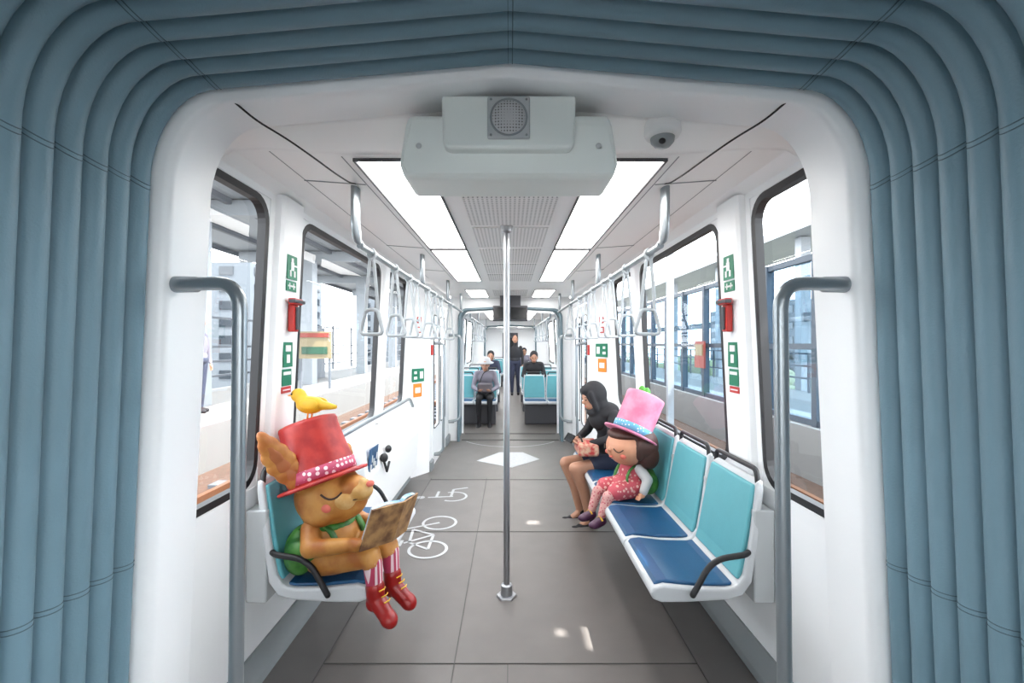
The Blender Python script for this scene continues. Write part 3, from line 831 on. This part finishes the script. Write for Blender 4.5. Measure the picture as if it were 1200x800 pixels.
# bird
B = G('bird_figurine', (-0.945, 2.15, 1.138), math.radians(180-12), 1.3)
organic('body', [('e', (0, 0, 0.055), (0.055, 0.032, 0.033)), ('e', (0.048, 0, 0.088), (0.028, 0.025, 0.026)), ('c', (0.02, 0, 0.06), 0.028, (0.045, 0, 0.085), 0.022), ('c', (-0.04, 0, 0.055), 0.02, (-0.10, 0, 0.05), 0.009)], yel, B, 0.004, 4)
b = MB(yel)
for sy in (-1, 1): b.ell((-0.012, sy*0.030, 0.060), (0.04, 0.008, 0.02))
b.use(orangem); b.cap((0.07, 0, 0.088), 0.007, (0.092, 0, 0.086), 0.002, 8)
for sy in (-1, 1): b.sweep([(0, sy*0.012, 0.03), (0.004, sy*0.012, 0.0)], 0.003, 6); b.sweep([(-0.01, sy*0.012, 0.002), (0.018, sy*0.012, 0.002)], 0.003, 6)
b.use(eyel)
for sy in (-1, 1): b.ell((0.060, sy*0.0215, 0.094), 0.004, nu=8, nv=6)
b.obj('wings_beak_feet', B, False)

# girl statue
skinm = M('painted_skin', (0.56, 0.26, 0.155), 0.5, var=0.05)
hairm = M('painted_hair', (0.05, 0.014, 0.008), 0.5, var=0.3, scale=30)
hatpink = M('hat_pink', (0.50, 0.13, 0.23), 0.5, scale=10, bump=0.15, bscale=50, col2=(0.60, 0.23, 0.34))
bandb = Dots('hat_band_blue', (0.09, 0.30, 0.44), (0.58, 0.66, 0.70), 50, 0.28, 0.5, 0.4)
dressm = Dots('dress_pattern', (0.48, 0.065, 0.09), (0.68, 0.40, 0.35), 38, 0.36, 0.6, 0.8)
tightm = Dots('tights_pattern', (0.56, 0.29, 0.27), (0.42, 0.065, 0.10), 60, 0.33, 0.6, 0.8)
slvm = M('sleeve_offwhite', (0.47, 0.46, 0.46), 0.6)
shoem = M('shoe_purple', (0.06, 0.015, 0.05), 0.4)
leafm = M('leaf_green', (0.06, 0.29, 0.025), 0.5, var=0.2)
Gi = G('girl_statue', (0.85, 3.12, 0.0), math.radians(180+22))
gc = (0.055, 0, 0.80); gr = (0.145, 0.148, 0.128)
organic('head', [('e', gc, gr), ('e', (0.09, -0.055, 0.765), (0.085, 0.065, 0.06)), ('e', (0.09, 0.055, 0.765), (0.085, 0.065, 0.06)), ('e', (0.199, 0, 0.79), (0.019, 0.015, 0.014)), ('c', (0.03, 0, 0.69), 0.05, (0.03, 0, 0.64), 0.05)], skinm, Gi, 0.006, 4)
organic('hair', [('e', (0.0, 0, 0.81), (0.155, 0.168, 0.145)), ('e', (-0.03, 0.12, 0.745), (0.075, 0.045, 0.085)), ('e', (-0.03, -0.12, 0.745), (0.075, 0.045, 0.085)), ('e', (-0.07, 0, 0.745), (0.08, 0.12, 0.085)), ('e', (0.085, 0.0, 0.885), (0.105, 0.125, 0.045)), ('e', (0.06, 0.135, 0.80), (0.035, 0.02, 0.07)), ('e', (0.06, -0.135, 0.80), (0.035, 0.02, 0.07))], hairm, Gi, 0.007, 4)
b = MB(eyel)
for sy in (-1, 1):
    P = [on(gc, (0.152, 0.154, 0.132), sy*(17+26*k/8), 2-9*math.sin(pi*k/8)) for k in range(9)]
    b.sweep(P, 0.0038, 6)
b.obj('closed_eyes', Gi, False)
b = MB(pinkm)
for sy in (-1, 1): b.ell((0.152, sy*0.085, 0.757), (0.022, 0.022, 0.018))
b.ell((0.190, 0, 0.742), (0.008, 0.018, 0.007)); b.obj('cheeks_and_mouth', Gi, False)
T = hat(Gi, (0.03, 0, 0.882), (-0.10, 0.0, 1.135), 0.128, 0.132, 0.185, hatpink, bandb)
b = MB(leafm)
for a in (0.2, 1.7, 3.2, 4.6):
    b.ell(T @ Vector((0.025*math.cos(a)+0.03, 0.025*math.sin(a), 0.305)), (0.030, 0.020, 0.040), Matrix.Rotation(a, 3, 'Z'), 10, 8)
b.sweep([T @ Vector((0.03, 0, 0.27)), T @ Vector((0.03, 0, 0.32))], 0.006, 6); b.obj('hat_leaves', Gi, False)
organic('dress', [('e', (0.03, 0, 0.62), (0.075, 0.09, 0.09)), ('e', (0.05, 0, 0.545), (0.12, 0.125, 0.07)), ('c', (0.08, -0.06, 0.525), 0.06, (0.19, -0.065, 0.525), 0.06), ('c', (0.08, 0.06, 0.525), 0.06, (0.19, 0.065, 0.525), 0.06)], dressm, Gi, 0.007, 5)
organic('tights', [('c', (0.17, sy*0.06, 0.515), 0.040, (0.255, sy*0.06, 0.50), 0.036) for sy in (-1, 1)]+[('c', (0.255, sy*0.06, 0.50), 0.036, (0.30, sy*0.06, 0.385), 0.027) for sy in (-1, 1)], tightm, Gi, 0.006, 3)
for sy in (-1, 1):
    organic('shoe', [('c', (0.30, sy*0.06, 0.35), 0.032, (0.35, sy*0.065, 0.335), 0.030), ('e', (0.365, sy*0.066, 0.332), (0.035, 0.032, 0.024))], shoem, Gi, 0.005, 3)
    b = MB(yel); b.sweep([(0.315, sy*0.062-0.03, 0.36), (0.32, sy*0.062, 0.388), (0.315, sy*0.062+0.03, 0.36)], 0.006, 8); b.obj('shoe_strap', Gi, False)
    organic('sleeve', [('c', (0.02, sy*0.085, 0.66), 0.038, (0.0, sy*0.14, 0.60), 0.034), ('c', (0.0, sy*0.14, 0.60), 0.034, (0.045, sy*0.155, 0.535), 0.028)], slvm, Gi, 0.006, 3)
    organic('hand', [('e', (0.06, sy*0.155, 0.512), (0.026, 0.022, 0.018))]+[('c', (0.072, sy*(0.143+0.008*k), 0.508), 0.007, (0.098-0.003*abs(k-1), sy*(0.142+0.009*k), 0.490), 0.006) for k in range(4)]+[('c', (0.06, sy*0.14, 0.51), 0.007, (0.078, sy*0.125, 0.497), 0.006)], skinm, Gi, 0.0035, 2)
organic('backpack', [('e', (-0.075, 0, 0.58), (0.06, 0.12, 0.09)), ('e', (-0.05, 0.085, 0.565), (0.065, 0.07, 0.08)), ('e', (-0.06, -0.06, 0.555), (0.06, 0.06, 0.07))], packg, Gi, 0.007, 5)
b = MB(packg)
for sy in (-1, 1): b.sweep(fillet([(-0.05, sy*0.075, 0.65), (0.02, sy*0.075, 0.70), (0.095, sy*0.06, 0.65), (0.12, sy*0.07, 0.57), (0.0, sy*0.13, 0.53)], 0.05, 6), 0.013, 10, flat=0.5)
b.obj('backpack_straps', Gi, False)

# ------------------------------------------------------------------ people
skinh = M('human_skin', (0.43, 0.22, 0.14), 0.5, var=0.06)
blk = M('cloth_black', (0.010, 0.010, 0.013), 0.8, var=0.2)
navy = M('cloth_navy', (0.018, 0.023, 0.05), 0.8, var=0.2)
plaid = M('bag_red_multicolour', (0.36, 0.02, 0.02), 0.6, scale=28, col2=(0.48, 0.32, 0.22))
grc = M('cloth_greyviolet', (0.22, 0.205, 0.25), 0.8, var=0.1)
hatw = M('cloth_white', (0.50, 0.50, 0.52), 0.8)
bagm = M('bag_grey', (0.13, 0.115, 0.13), 0.7)
def human(name, loc, rot, lean, top, bottom, legs, shoe, hair, headgear=None, sc=1.0, kneedx=0.0, footx=0.40, phone=True, armz=0.0, hd=0.0, nod=0.0):
    H = G(name, loc, rot, sc)
    L = lean
    tp = [('e', (0.0, 0, 0.58), (0.125, 0.165, 0.11)), ('e', (L*0.45, 0, 0.74), (0.105, 0.145, 0.15)), ('e', (L*0.85, 0, 0.90), (0.105, 0.165, 0.13)), ('c', (L, -0.14, 0.985), 0.055, (L, 0.14, 0.985), 0.055), ('c', (L, 0, 0.98), 0.06, (L+0.02+hd*.4, 0, 1.05), 0.05)]
    for s in (-1, 1):
        el = (L+0.07, s*0.225, 0.75+armz)
        tp += [('c', (L, s*0.165, 0.975), 0.055, el, 0.043), ('c', el, 0.043, (L+0.20, s*0.13, 0.70+armz), 0.034)]
    organic('torso_and_sleeves', tp, top, H, 0.012, 4)
    organic('hips', [('e', (0, 0, 0.57), (0.14, 0.175, 0.10)), ('c', (0.03, -0.09, 0.56), 0.088, (0.22, -0.095, 0.56), 0.078), ('c', (0.03, 0.09, 0.56), 0.088, (0.22, 0.095, 0.56), 0.078)], bottom, H, 0.012, 4)
    lg = []
    for s in (-1, 1):
        kn = (0.43+kneedx, s*0.10, 0.545); an = (footx, s*0.095, 0.10)
        lg += [('c', (0.10, s*0.09, 0.555), 0.075, kn, 0.054), ('c', kn, 0.054, ((kn[0]+an[0])/2-0.015, s*0.1, 0.35), 0.05), ('c', ((kn[0]+an[0])/2-0.015, s*0.1, 0.35), 0.05, an, 0.034), ('c', an, 0.033, (footx+0.08, s*0.095, 0.05), 0.03)]
    organic('legs', lg, legs, H, 0.010, 4)
    for s in (-1, 1):
        organic('shoe', [('c', (footx-0.02, s*0.095, 0.045), 0.043, (footx+0.09, s*0.10, 0.038), 0.038), ('e', (footx+0.14, s*0.105, 0.033), (0.05, 0.04, 0.031)), ('c', (footx-0.01, s*.095, 0.05), 0.04, (footx-0.005, s*.095, 0.10), 0.039)], shoe, H, 0.008, 3)
        w = Vector((L+0.24, s*0.105, 0.695+armz)); pr = [('c', (L+0.17, s*0.14, 0.70+armz), 0.026, w, 0.022), ('e', w+Vector((0.04, -s*0.02, 0.005)), (0.042, 0.03, 0.016))]
        for k in range(4):
            a0 = w+Vector((0.07, -s*(0.0+0.016*k), 0.005)); a1 = a0+Vector((0.025+0.004*(k % 3), -s*0.006, 0.014)); a2 = a1+Vector((0.004, -s*0.016, 0.018))
            pr += [('c', a0, 0.0085, a1, 0.008), ('c', a1, 0.008, a2, 0.007)]
        pr += [('c', w+Vector((0.03, -s*0.035, 0.01)), 0.010, w+Vector((0.055, -s*0.062, 0.03)), 0.008)]
        organic('hand', pr, skinh, H, 0.0045, 2)
    hx = L+0.06; hz = 1.155
    piv = Vector((L+0.02, 0, 1.04))
    PT = Matrix.Translation(piv+Vector((hd, 0, -hd*0.35))) @ Matrix.Rotation(nod, 4, 'Y') @ Matrix.Translation(-piv)
    def ho(nm, prims, mat, vx, it):
        b = MB(mat); b.T = PT
        for p in prims:
            if p[0] == 'c': b.cap(*p[1:])
            else: b.ell(*p[1:])
        b.obj(nm, H, False, voxel=vx, smooth_it=it)
    ho('head', [('e', (hx, 0, hz+0.015), (0.092, 0.074, 0.10)), ('e', (hx+0.03, 0, hz-0.045), (0.062, 0.055, 0.062)), ('c', (L+0.01, 0, 1.02), 0.05, (hx-0.01, 0, hz-0.05), 0.048), ('e', (hx+0.095, 0, hz-0.012), (0.018, 0.012, 0.02)),
                     ('e', (hx, -0.078, hz-0.01), (0.018, 0.01, 0.028)), ('e', (hx, 0.078, hz-0.01), (0.018, 0.01, 0.028)), ('e', (hx+0.082, 0, hz-0.05), (0.012, 0.022, 0.008))], skinh, 0.007, 3)
    b = MB(eyel); b.T = PT
    for s in (-1, 1): b.ell((hx+0.083, s*0.03, hz+0.01), (0.008, 0.013, 0.006)); b.sweep([(hx+0.082, s*0.015, hz+0.032), (hx+0.085, s*0.03, hz+0.036), (hx+0.074, s*0.046, hz+0.03)], 0.003, 6)
    b.use(pinkm); b.ell((hx+0.092, 0, hz-0.05), (0.005, 0.02, 0.005)); b.obj('eyes_and_lips', H, False)
    if headgear == 'hijab':
        ho('hijab', [('e', (hx-0.025, 0, hz+0.025), (0.110, 0.102, 0.120)), ('e', (hx-0.03, 0, hz-0.06), (0.088, 0.092, 0.09)), ('e', (hx+0.005, 0, hz+0.085), (0.088, 0.082, 0.05)), ('e', (hx+0.015, 0, hz-0.115), (0.078, 0.085, 0.05)), ('e', (L-0.01, 0, 1.0), (0.115, 0.17, 0.08)), ('e', (L+0.06, 0, 0.95), (0.09, 0.12, 0.10)), ('c', (hx+0.045, -0.078, hz+0.06), 0.024, (hx+0.035, -0.075, hz-0.08), 0.026), ('c', (hx+0.045, 0.078, hz+0.06), 0.024, (hx+0.035, 0.075, hz-0.08), 0.026)], hair, 0.009, 5)
    else:
        ho('hair', [('e', (hx-0.02, 0, hz+0.035), (0.10, 0.088, 0.10)), ('e', (hx-0.045, 0, hz-0.03), (0.065, 0.08, 0.09))], hair, 0.009, 4)
    if headgear == 'hat':
        b = MB(hatw); T = Matrix.Translation((hx-0.005, 0, hz+0.06)) @ Matrix.Rotation(0.12, 4, 'Y')
        b.lathe([(0, 0.085), (0.06, 0.078), (0.092, 0.05), (0.104, 0.0), (0.16, -0.03), (0.158, -0.036), (0.10, -0.008), (0, -0.002)], T, 32); b.obj('bucket_hat', H, False)
    if phone:
        b = MB(screenm); b.box((L+0.345, 0, 0.735+armz), (0.012, 0.15, 0.075), Matrix.Rotation(-0.6, 3, 'Y')); b.obj('phone', H, False, bevel=0.003)
    return H
human('seated_woman', (0.885, 3.93, -0.055), math.radians(180+16), 0.07, blk, navy, skinh, blk, blk, 'hijab', 0.97, kneedx=-0.02, footx=0.27, hd=0.03, nod=0.32, armz=0.05)
hb = G('handbag', (0.64, 3.80, 0.62))
b = MB(plaid)
b.extr([(-0.14, 0.0), (0.14, 0.0), (0.125, 0.095), (0.05, 0.115), (-0.05, 0.115), (-0.125, 0.095)], lambda u, v, d: Vector((d+0.635, 3.80+u, 0.582+v)), -0.085, 0.085); b.obj('bag_body', hb, bevel=0.025, bseg=4)
b = MB(blk); b.sweep(fillet([(0.60, 3.72, 0.66), (0.58, 3.74, 0.725), (0.58, 3.86, 0.725), (0.60, 3.88, 0.66)], 0.03), 0.007, 8); b.obj('bag_strap', hb)
human('seated_passenger', (-0.47, 8.62, -0.05), -pi/2, 0.03, grc, blk, blk, blk, blk, 'hat', 1.0, footx=0.40, phone=False, armz=-0.02, nod=0.15)
sb = G('shoulder_bag', (-0.47, 8.35, 0.65))
b = MB(bagm); b.box((-0.47, 8.36, 0.68), (0.27, 0.10, 0.17)); b.obj('bag_body', sb, bevel=0.03)
b = MB(black); b.sweep(fillet([(-0.58, 8.42, 0.74), (-0.50, 8.45, 0.95), (-0.40, 8.55, 1.0)], 0.05), 0.008, 8); b.obj('bag_strap', sb)
human('passenger_in_black', (0.52, 10.15, 0.0), -pi/2, 0.03, blk, navy, navy, blk, blk, None, 1.05, phone=True, nod=0.3)
human('passenger_in_navy', (-0.50, 11.75, 0.0), -pi/2, 0.03, navy, blk, blk, blk, blk, None, 1.03, phone=True, nod=0.2)
human('passenger_in_grey', (0.48, 15.85, 0.0), -pi/2, 0.03, grc, blk, blk, blk, blk, None, 1.05, phone=False, nod=0.1)

def standing(name, loc, rot, top, bottom):
    ph = G(name, loc, rot)
    organic('shirt', [('e', (0, 0, 1.2), (0.11, 0.17, 0.24)), ('e', (0, 0, 1.02), (0.11, 0.155, 0.10)), ('c', (0, -0.16, 1.38), 0.05, (0.0, -0.215, 1.12), 0.042), ('c', (0.0, -0.215, 1.12), 0.042, (0.05, -0.22, 0.90), 0.032), ('c', (0, 0.16, 1.38), 0.05, (0.0, 0.215, 1.12), 0.042), ('c', (0.0, 0.215, 1.12), 0.042, (0.05, 0.22, 0.90), 0.032), ('c', (0, 0, 1.4), 0.06, (0, 0, 1.5), 0.05)], top, ph, 0.013, 3)
    organic('trousers', [('c', (0, -0.08, 0.95), 0.095, (0.03, -0.09, 0.5), 0.065), ('c', (0.03, -0.09, 0.5), 0.065, (0.03, -0.09, 0.1), 0.045), ('c', (0, 0.08, 0.95), 0.095, (-0.02, 0.09, 0.5), 0.065), ('c', (-0.02, 0.09, 0.5), 0.065, (-0.04, 0.09, 0.1), 0.045), ('e', (0, 0, 0.95), (0.11, 0.16, 0.1))], bottom, ph, 0.013, 3)
    organic('shoes', [('c', (0.02, -0.09, 0.05), 0.042, (0.15, -0.09, 0.036), 0.036), ('c', (-0.05, 0.09, 0.05), 0.042, (0.08, 0.09, 0.036), 0.036)], blk, ph, 0.01, 2)
    hp = []
    for s in (-1, 1):
        hp += [('e', (0.06, s*0.22, 0.84), (0.026, 0.016, 0.045))]+[('c', (0.045+0.014*k, s*0.22, 0.81), 0.008, (0.05+0.014*k, s*0.212, 0.745+0.006*abs(k-1)), 0.007) for k in range(4)]+[('c', (0.08, s*0.215, 0.85), 0.009, (0.10, s*0.205, 0.80), 0.008)]
    organic('hands', hp, skinh, ph, 0.005, 2)
    organic('head', [('e', (0.01, 0, 1.62), (0.09, 0.075, 0.115)), ('e', (0.1, 0, 1.60), (0.02, 0.012, 0.02)), ('e', (0.0, 0.077, 1.60), (0.018, 0.01, 0.028)), ('e', (0.0, -0.077, 1.60), (0.018, 0.01, 0.028)), ('c', (0, 0, 1.48), 0.045, (0, 0, 1.55), 0.045)], skinh, ph, 0.008, 2)
    organic('hair', [('e', (-0.02, 0, 1.655), (0.093, 0.083, 0.095))], blk, ph, 0.008, 2)
    b = MB(eyel)
    for s in (-1, 1): b.ell((0.092, s*0.03, 1.625), (0.007, 0.012, 0.006))
    b.sweep([(0.098, -0.02, 1.565), (0.102, 0, 1.563), (0.098, 0.02, 1.565)], 0.003, 6); b.obj('eyes_and_mouth', ph, False)
standing('standing_passenger', (0.14, 13.2, 0.0), -pi/2, blk, navy)

# ------------------------------------------------------------------ outside
conc = M('platform_concrete', (0.13, 0.13, 0.128), 0.8, var=0.08, scale=2)
ball = M('ballast_brown', (0.052, 0.028, 0.018), 0.95, var=0.5, scale=14, bump=0.6, bscale=30)
railm = M('rail_rusty', (0.13, 0.05, 0.02), 0.5, 0.5, var=0.2)
extw = M('station_white_steel', (0.22, 0.24, 0.26), 0.5)
roofm = M('platform_canopy_grey', (0.085, 0.095, 0.11), 0.6)
bldg = M('building_grey', (0.065, 0.077, 0.09), 0.7, var=0.05)
bwin = M('building_window', (0.014, 0.019, 0.025), 0.2)
mull = M('mullion_slate', (0.016, 0.028, 0.045), 0.5)
fglass = Glass('fence_glass', (0.60, 0.72, 0.80), 0.06)
grass = M('foliage_green', (0.05, 0.065, 0.03), 0.9, var=0.4, scale=6)
dkor = M('platform_sign_red', (0.18, 0.022, 0.012), 0.5)
dkye = M('platform_sign_cream', (0.18, 0.145, 0.08), 0.5)
dkgr = M('platform_sign_green', (0.008, 0.055, 0.028), 0.5)
b = MB(ball); b.box((0, 20, -0.55), (9.4, 90, 0.2)); b.obj('ground_trackbed')
b = MB(conc); b.box((0, 20, -6.0), (300, 300, 0.5)); b.obj('ground')
b = MB(railm)
for x in (-3.6, -2.3, 2.3, 3.5):
    b.box((x, 20, -0.33), (0.07, 88, 0.13))
b.obj('track_rails')
b = MB(roofm)
for k in range(110): b.box((-2.95, -10+k*0.6, -0.43), (2.2, 0.22, 0.06))
b.obj('track_sleepers')
b = MB(conc); b.box((-6.4, 15, -0.1), (3.6, 60, 0.7)); b.obj('station_platform')
b = MB(extw); b.box((-4.66, 15, 0.256), (0.10, 60, 0.01)); b.obj('platform_edge_line')
root = G('station_canopy', (-6.5, 15, 4))
b = MB(extw)
for k in range(9):
    y = -6+k*5.0
    b.box((-6.2, y, 2.2), (0.36, 0.36, 3.9)); b.box((-6.2, y, 4.15), (4.2, 0.2, 0.3))
b.box((-6.4, 15, 4.4), (4.6, 48, 0.14))
b.use(roofm)
for x in (-4.2, -5.5, -7.0, -8.5): b.box((x, 15, 4.27), (0.10, 48, 0.12))
b.obj('canopy_frame', root)
b = MB(roofm)
for k in range(22): b.box((-8.1, -8+k*2.4, 1.3), (0.08, 0.08, 2.0))
for z in (0.6, 1.0, 1.4, 2.2): b.box((-8.1, 18, z), (0.05, 56, 0.06))
b.obj('platform_railing')
root = G('platform_notice_board', (-5.4, 12.6, 1.6))
b = MB(dkye); b.box((-5.4, 12.6, 1.45), (0.9, 0.08, 0.75)); b.use(dkor); b.box((-5.4, 12.55, 1.72), (0.8, 0.03, 0.12)); b.use(roofm)
for x in (-5.8, -5.0): b.box((x, 12.6, 1.0), (0.06, 0.06, 1.5))
b.use(dkgr); b.box((-5.4, 12.55, 1.3), (0.7, 0.03, 0.2)); b.obj('board', root)
root = G('ticket_machine_kiosk', (-6.8, 16, 1))
b = MB(roofm); b.box((-7.2, 16, 1.15), (0.8, 1.4, 1.8)); b.use(bwin); b.box((-6.78, 16, 1.4), (0.03, 1.0, 0.8)); b.box((-7.2, 15.28, 1.4), (0.6, 0.03, 0.8)); b.obj('kiosk_body', root)
def building(x, y, sx, sy, h, nm='office_building'):
    root = G(nm, (x, y, 0)); b = MB(bldg); b.box((x, y, h/2-6), (sx, sy, h)); b.obj('facade', root)
    b = MB(bwin); face = x+sx/2+0.03 if x < 0 else x-sx/2-0.03
    nf = int(h/1.6)
    for f in range(nf):
        for k in range(int(sy/2.2)):
            b.box((face, y-sy/2+1.3+k*2.2, -5+f*1.6+0.4), (0.06, 1.3, 0.8))
            if k*2.2 < sx-1.5: b.box((x-sx/2+1+k*2.2, y-sy/2-0.03, -5+f*1.6+0.4), (1.3, 0.06, 0.8))
    b.obj('facade_windows', root)
building(-30, 50, 12, 16, 15); building(-42, 26, 10, 14, 14); building(-16.5, 70, 9, 14, 15)
building(34, 56, 10, 20, 12)
root = G('glazed_station_screen', (4.4, 15, 1.2))
b = MB(mull)
for k in range(26): b.box((4.4, 4.0+k*1.25, 1.15), (0.13, 0.11, 3.3))
for z in (0.35, 1.45, 2.75): b.box((4.4, 19.5, z), (0.09, 31.5, 0.09))
b.obj('mullions', root)
g = MB(fglass); g.box((4.43, 19.5, 1.15), (0.02, 31.4, 3.2)); g.obj('screen_glass', root)
b = MB(conc); b.box((4.4, 15, -0.1), (0.3, 60, 0.8)); b.obj('parapet_wall')
b = MB(conc); b.box((6.6, 15, -0.15), (4.0, 60, 0.5)); b.obj('walkway_deck')
b = MB(mull)
for k in range(40): b.box((8.4, -4+k*1.2, 0.65), (0.06, 0.06, 1.1))
for z in (0.5, 0.85, 1.2): b.box((8.4, 19.5, z), (0.05, 48, 0.05))
b.obj('walkway_railing')
root = G('platform_sign', (4.2, 9.3, 1.2)); b = MB(dkor); b.box((4.25, 10.2, 1.25), (0.04, 0.5, 0.6)); b.use(dkye); b.box((4.22, 10.2, 1.35), (0.02, 0.4, 0.25)); b.obj('sign_plate', root)
root = G('footbridge_structure', (9.4, 20, 2))
b = MB(extw)
for k in range(7): b.box((9.0, 3+k*5.5, -0.5), (0.3, 0.3, 10.5))
b.box((9.6, 20, 4.9), (2.6, 42, 0.25)); b.use(bldg); b.box((9.0, 20, 2.3), (0.15, 42, 0.25)); b.obj('bridge_frame', root)
tr = G('roadside_trees', (12, 25, 0))
pr = MB(grass)
for k in range(60):
    pr.ell((random.uniform(12.5, 26), random.uniform(4, 60), random.uniform(-3.4, -1.2)), (random.uniform(1.2, 2.4),)*2+(random.uniform(1.0, 1.9),), None, 10, 7)
pr.obj('tree_crowns', tr)
b = MB(railm)
for k in range(20): x_ = random.uniform(12, 22); b.sweep([(x_, 3+k*2.8, -6), (x_+0.2, 3+k*2.8, -3)], 0.15, 6)
b.obj('tree_trunks', tr)
# added canopy on the right: blocks the sun, slots shape floor sun patches
D = Vector((1.0, -0.55, 2.15))
hz_ = 4.2; kk = hz_/D.z
holes = [(0.40, 2.36, 0.018, 0.13), (0.26, 2.36, 0.024, 0.028), (0.19, 3.81, 0.05, 0.04)]
hx = [(x+D.x*kk, y+D.y*kk, a, c) for x, y, a, c in holes]
xsC = sorted({1.75, 3.4, *[q for h in hx for q in (h[0]-h[2], h[0]+h[2])]})
ysC = sorted({-8.0, 30.0, *[q for h in hx for q in (h[1]-h[3], h[1]+h[3])]})
b = MB(extw)
for a, c in zip(xsC, xsC[1:]):
    for e, g_ in zip(ysC, ysC[1:]):
        mx, my = (a+c)/2, (e+g_)/2
        if any(abs(mx-h[0]) < h[2] and abs(my-h[1]) < h[3] for h in hx): continue
        b.add([(a, e, hz_), (c, e, hz_), (c, g_, hz_), (a, g_, hz_)], [(0, 1, 2, 3)])
root = G('sun_mask_canopy', (2.5, 10, hz_)); b.obj('sun_mask_sheet', root, recalc=False)
b = MB(extw)
for y in range(-6, 30, 5): b.box((3.3, y+0.4, 1.9), (0.12, 0.12, 4.6)); b.box((2.58, y+0.4, hz_+0.06), (1.6, 0.1, 0.1))
b.obj('sun_mask_posts', root)
standing('platform_pedestrian', (-5.6, 8.2, 0.25), 0.0, grc, navy)

# ------------------------------------------------------------------ world, sun, camera
w = bpy.data.worlds.new('sky_world'); SC.world = w; w.use_nodes = True
bg = w.node_tree.nodes['Background']; bg.inputs[0].default_value = (0.93, 0.965, 1.0, 1); bg.inputs[1].default_value = 10.5
sd = bpy.data.lights.new('sun', 'SUN'); sd.energy = 24; sd.angle = math.radians(0.5); sd.color = (1, 0.96, 0.9)
so = bpy.data.objects.new('sun', sd); COL.objects.link(so)
so.location = (6, -3, 12); so.rotation_euler = D.to_track_quat('Z', 'Y').to_euler()

cd = bpy.data.cameras.new('camera'); co = bpy.data.objects.new('camera', cd); COL.objects.link(co)
co.location = (0, 0, 1.5); co.rotation_euler = (pi/2, 0, 0)
cd.sensor_fit = 'HORIZONTAL'; cd.sensor_width = 36; cd.lens = 16; cd.clip_start = 0.02; cd.clip_end = 500
cd.shift_x = 2/1200; cd.shift_y = 2/1200
SC.camera = co
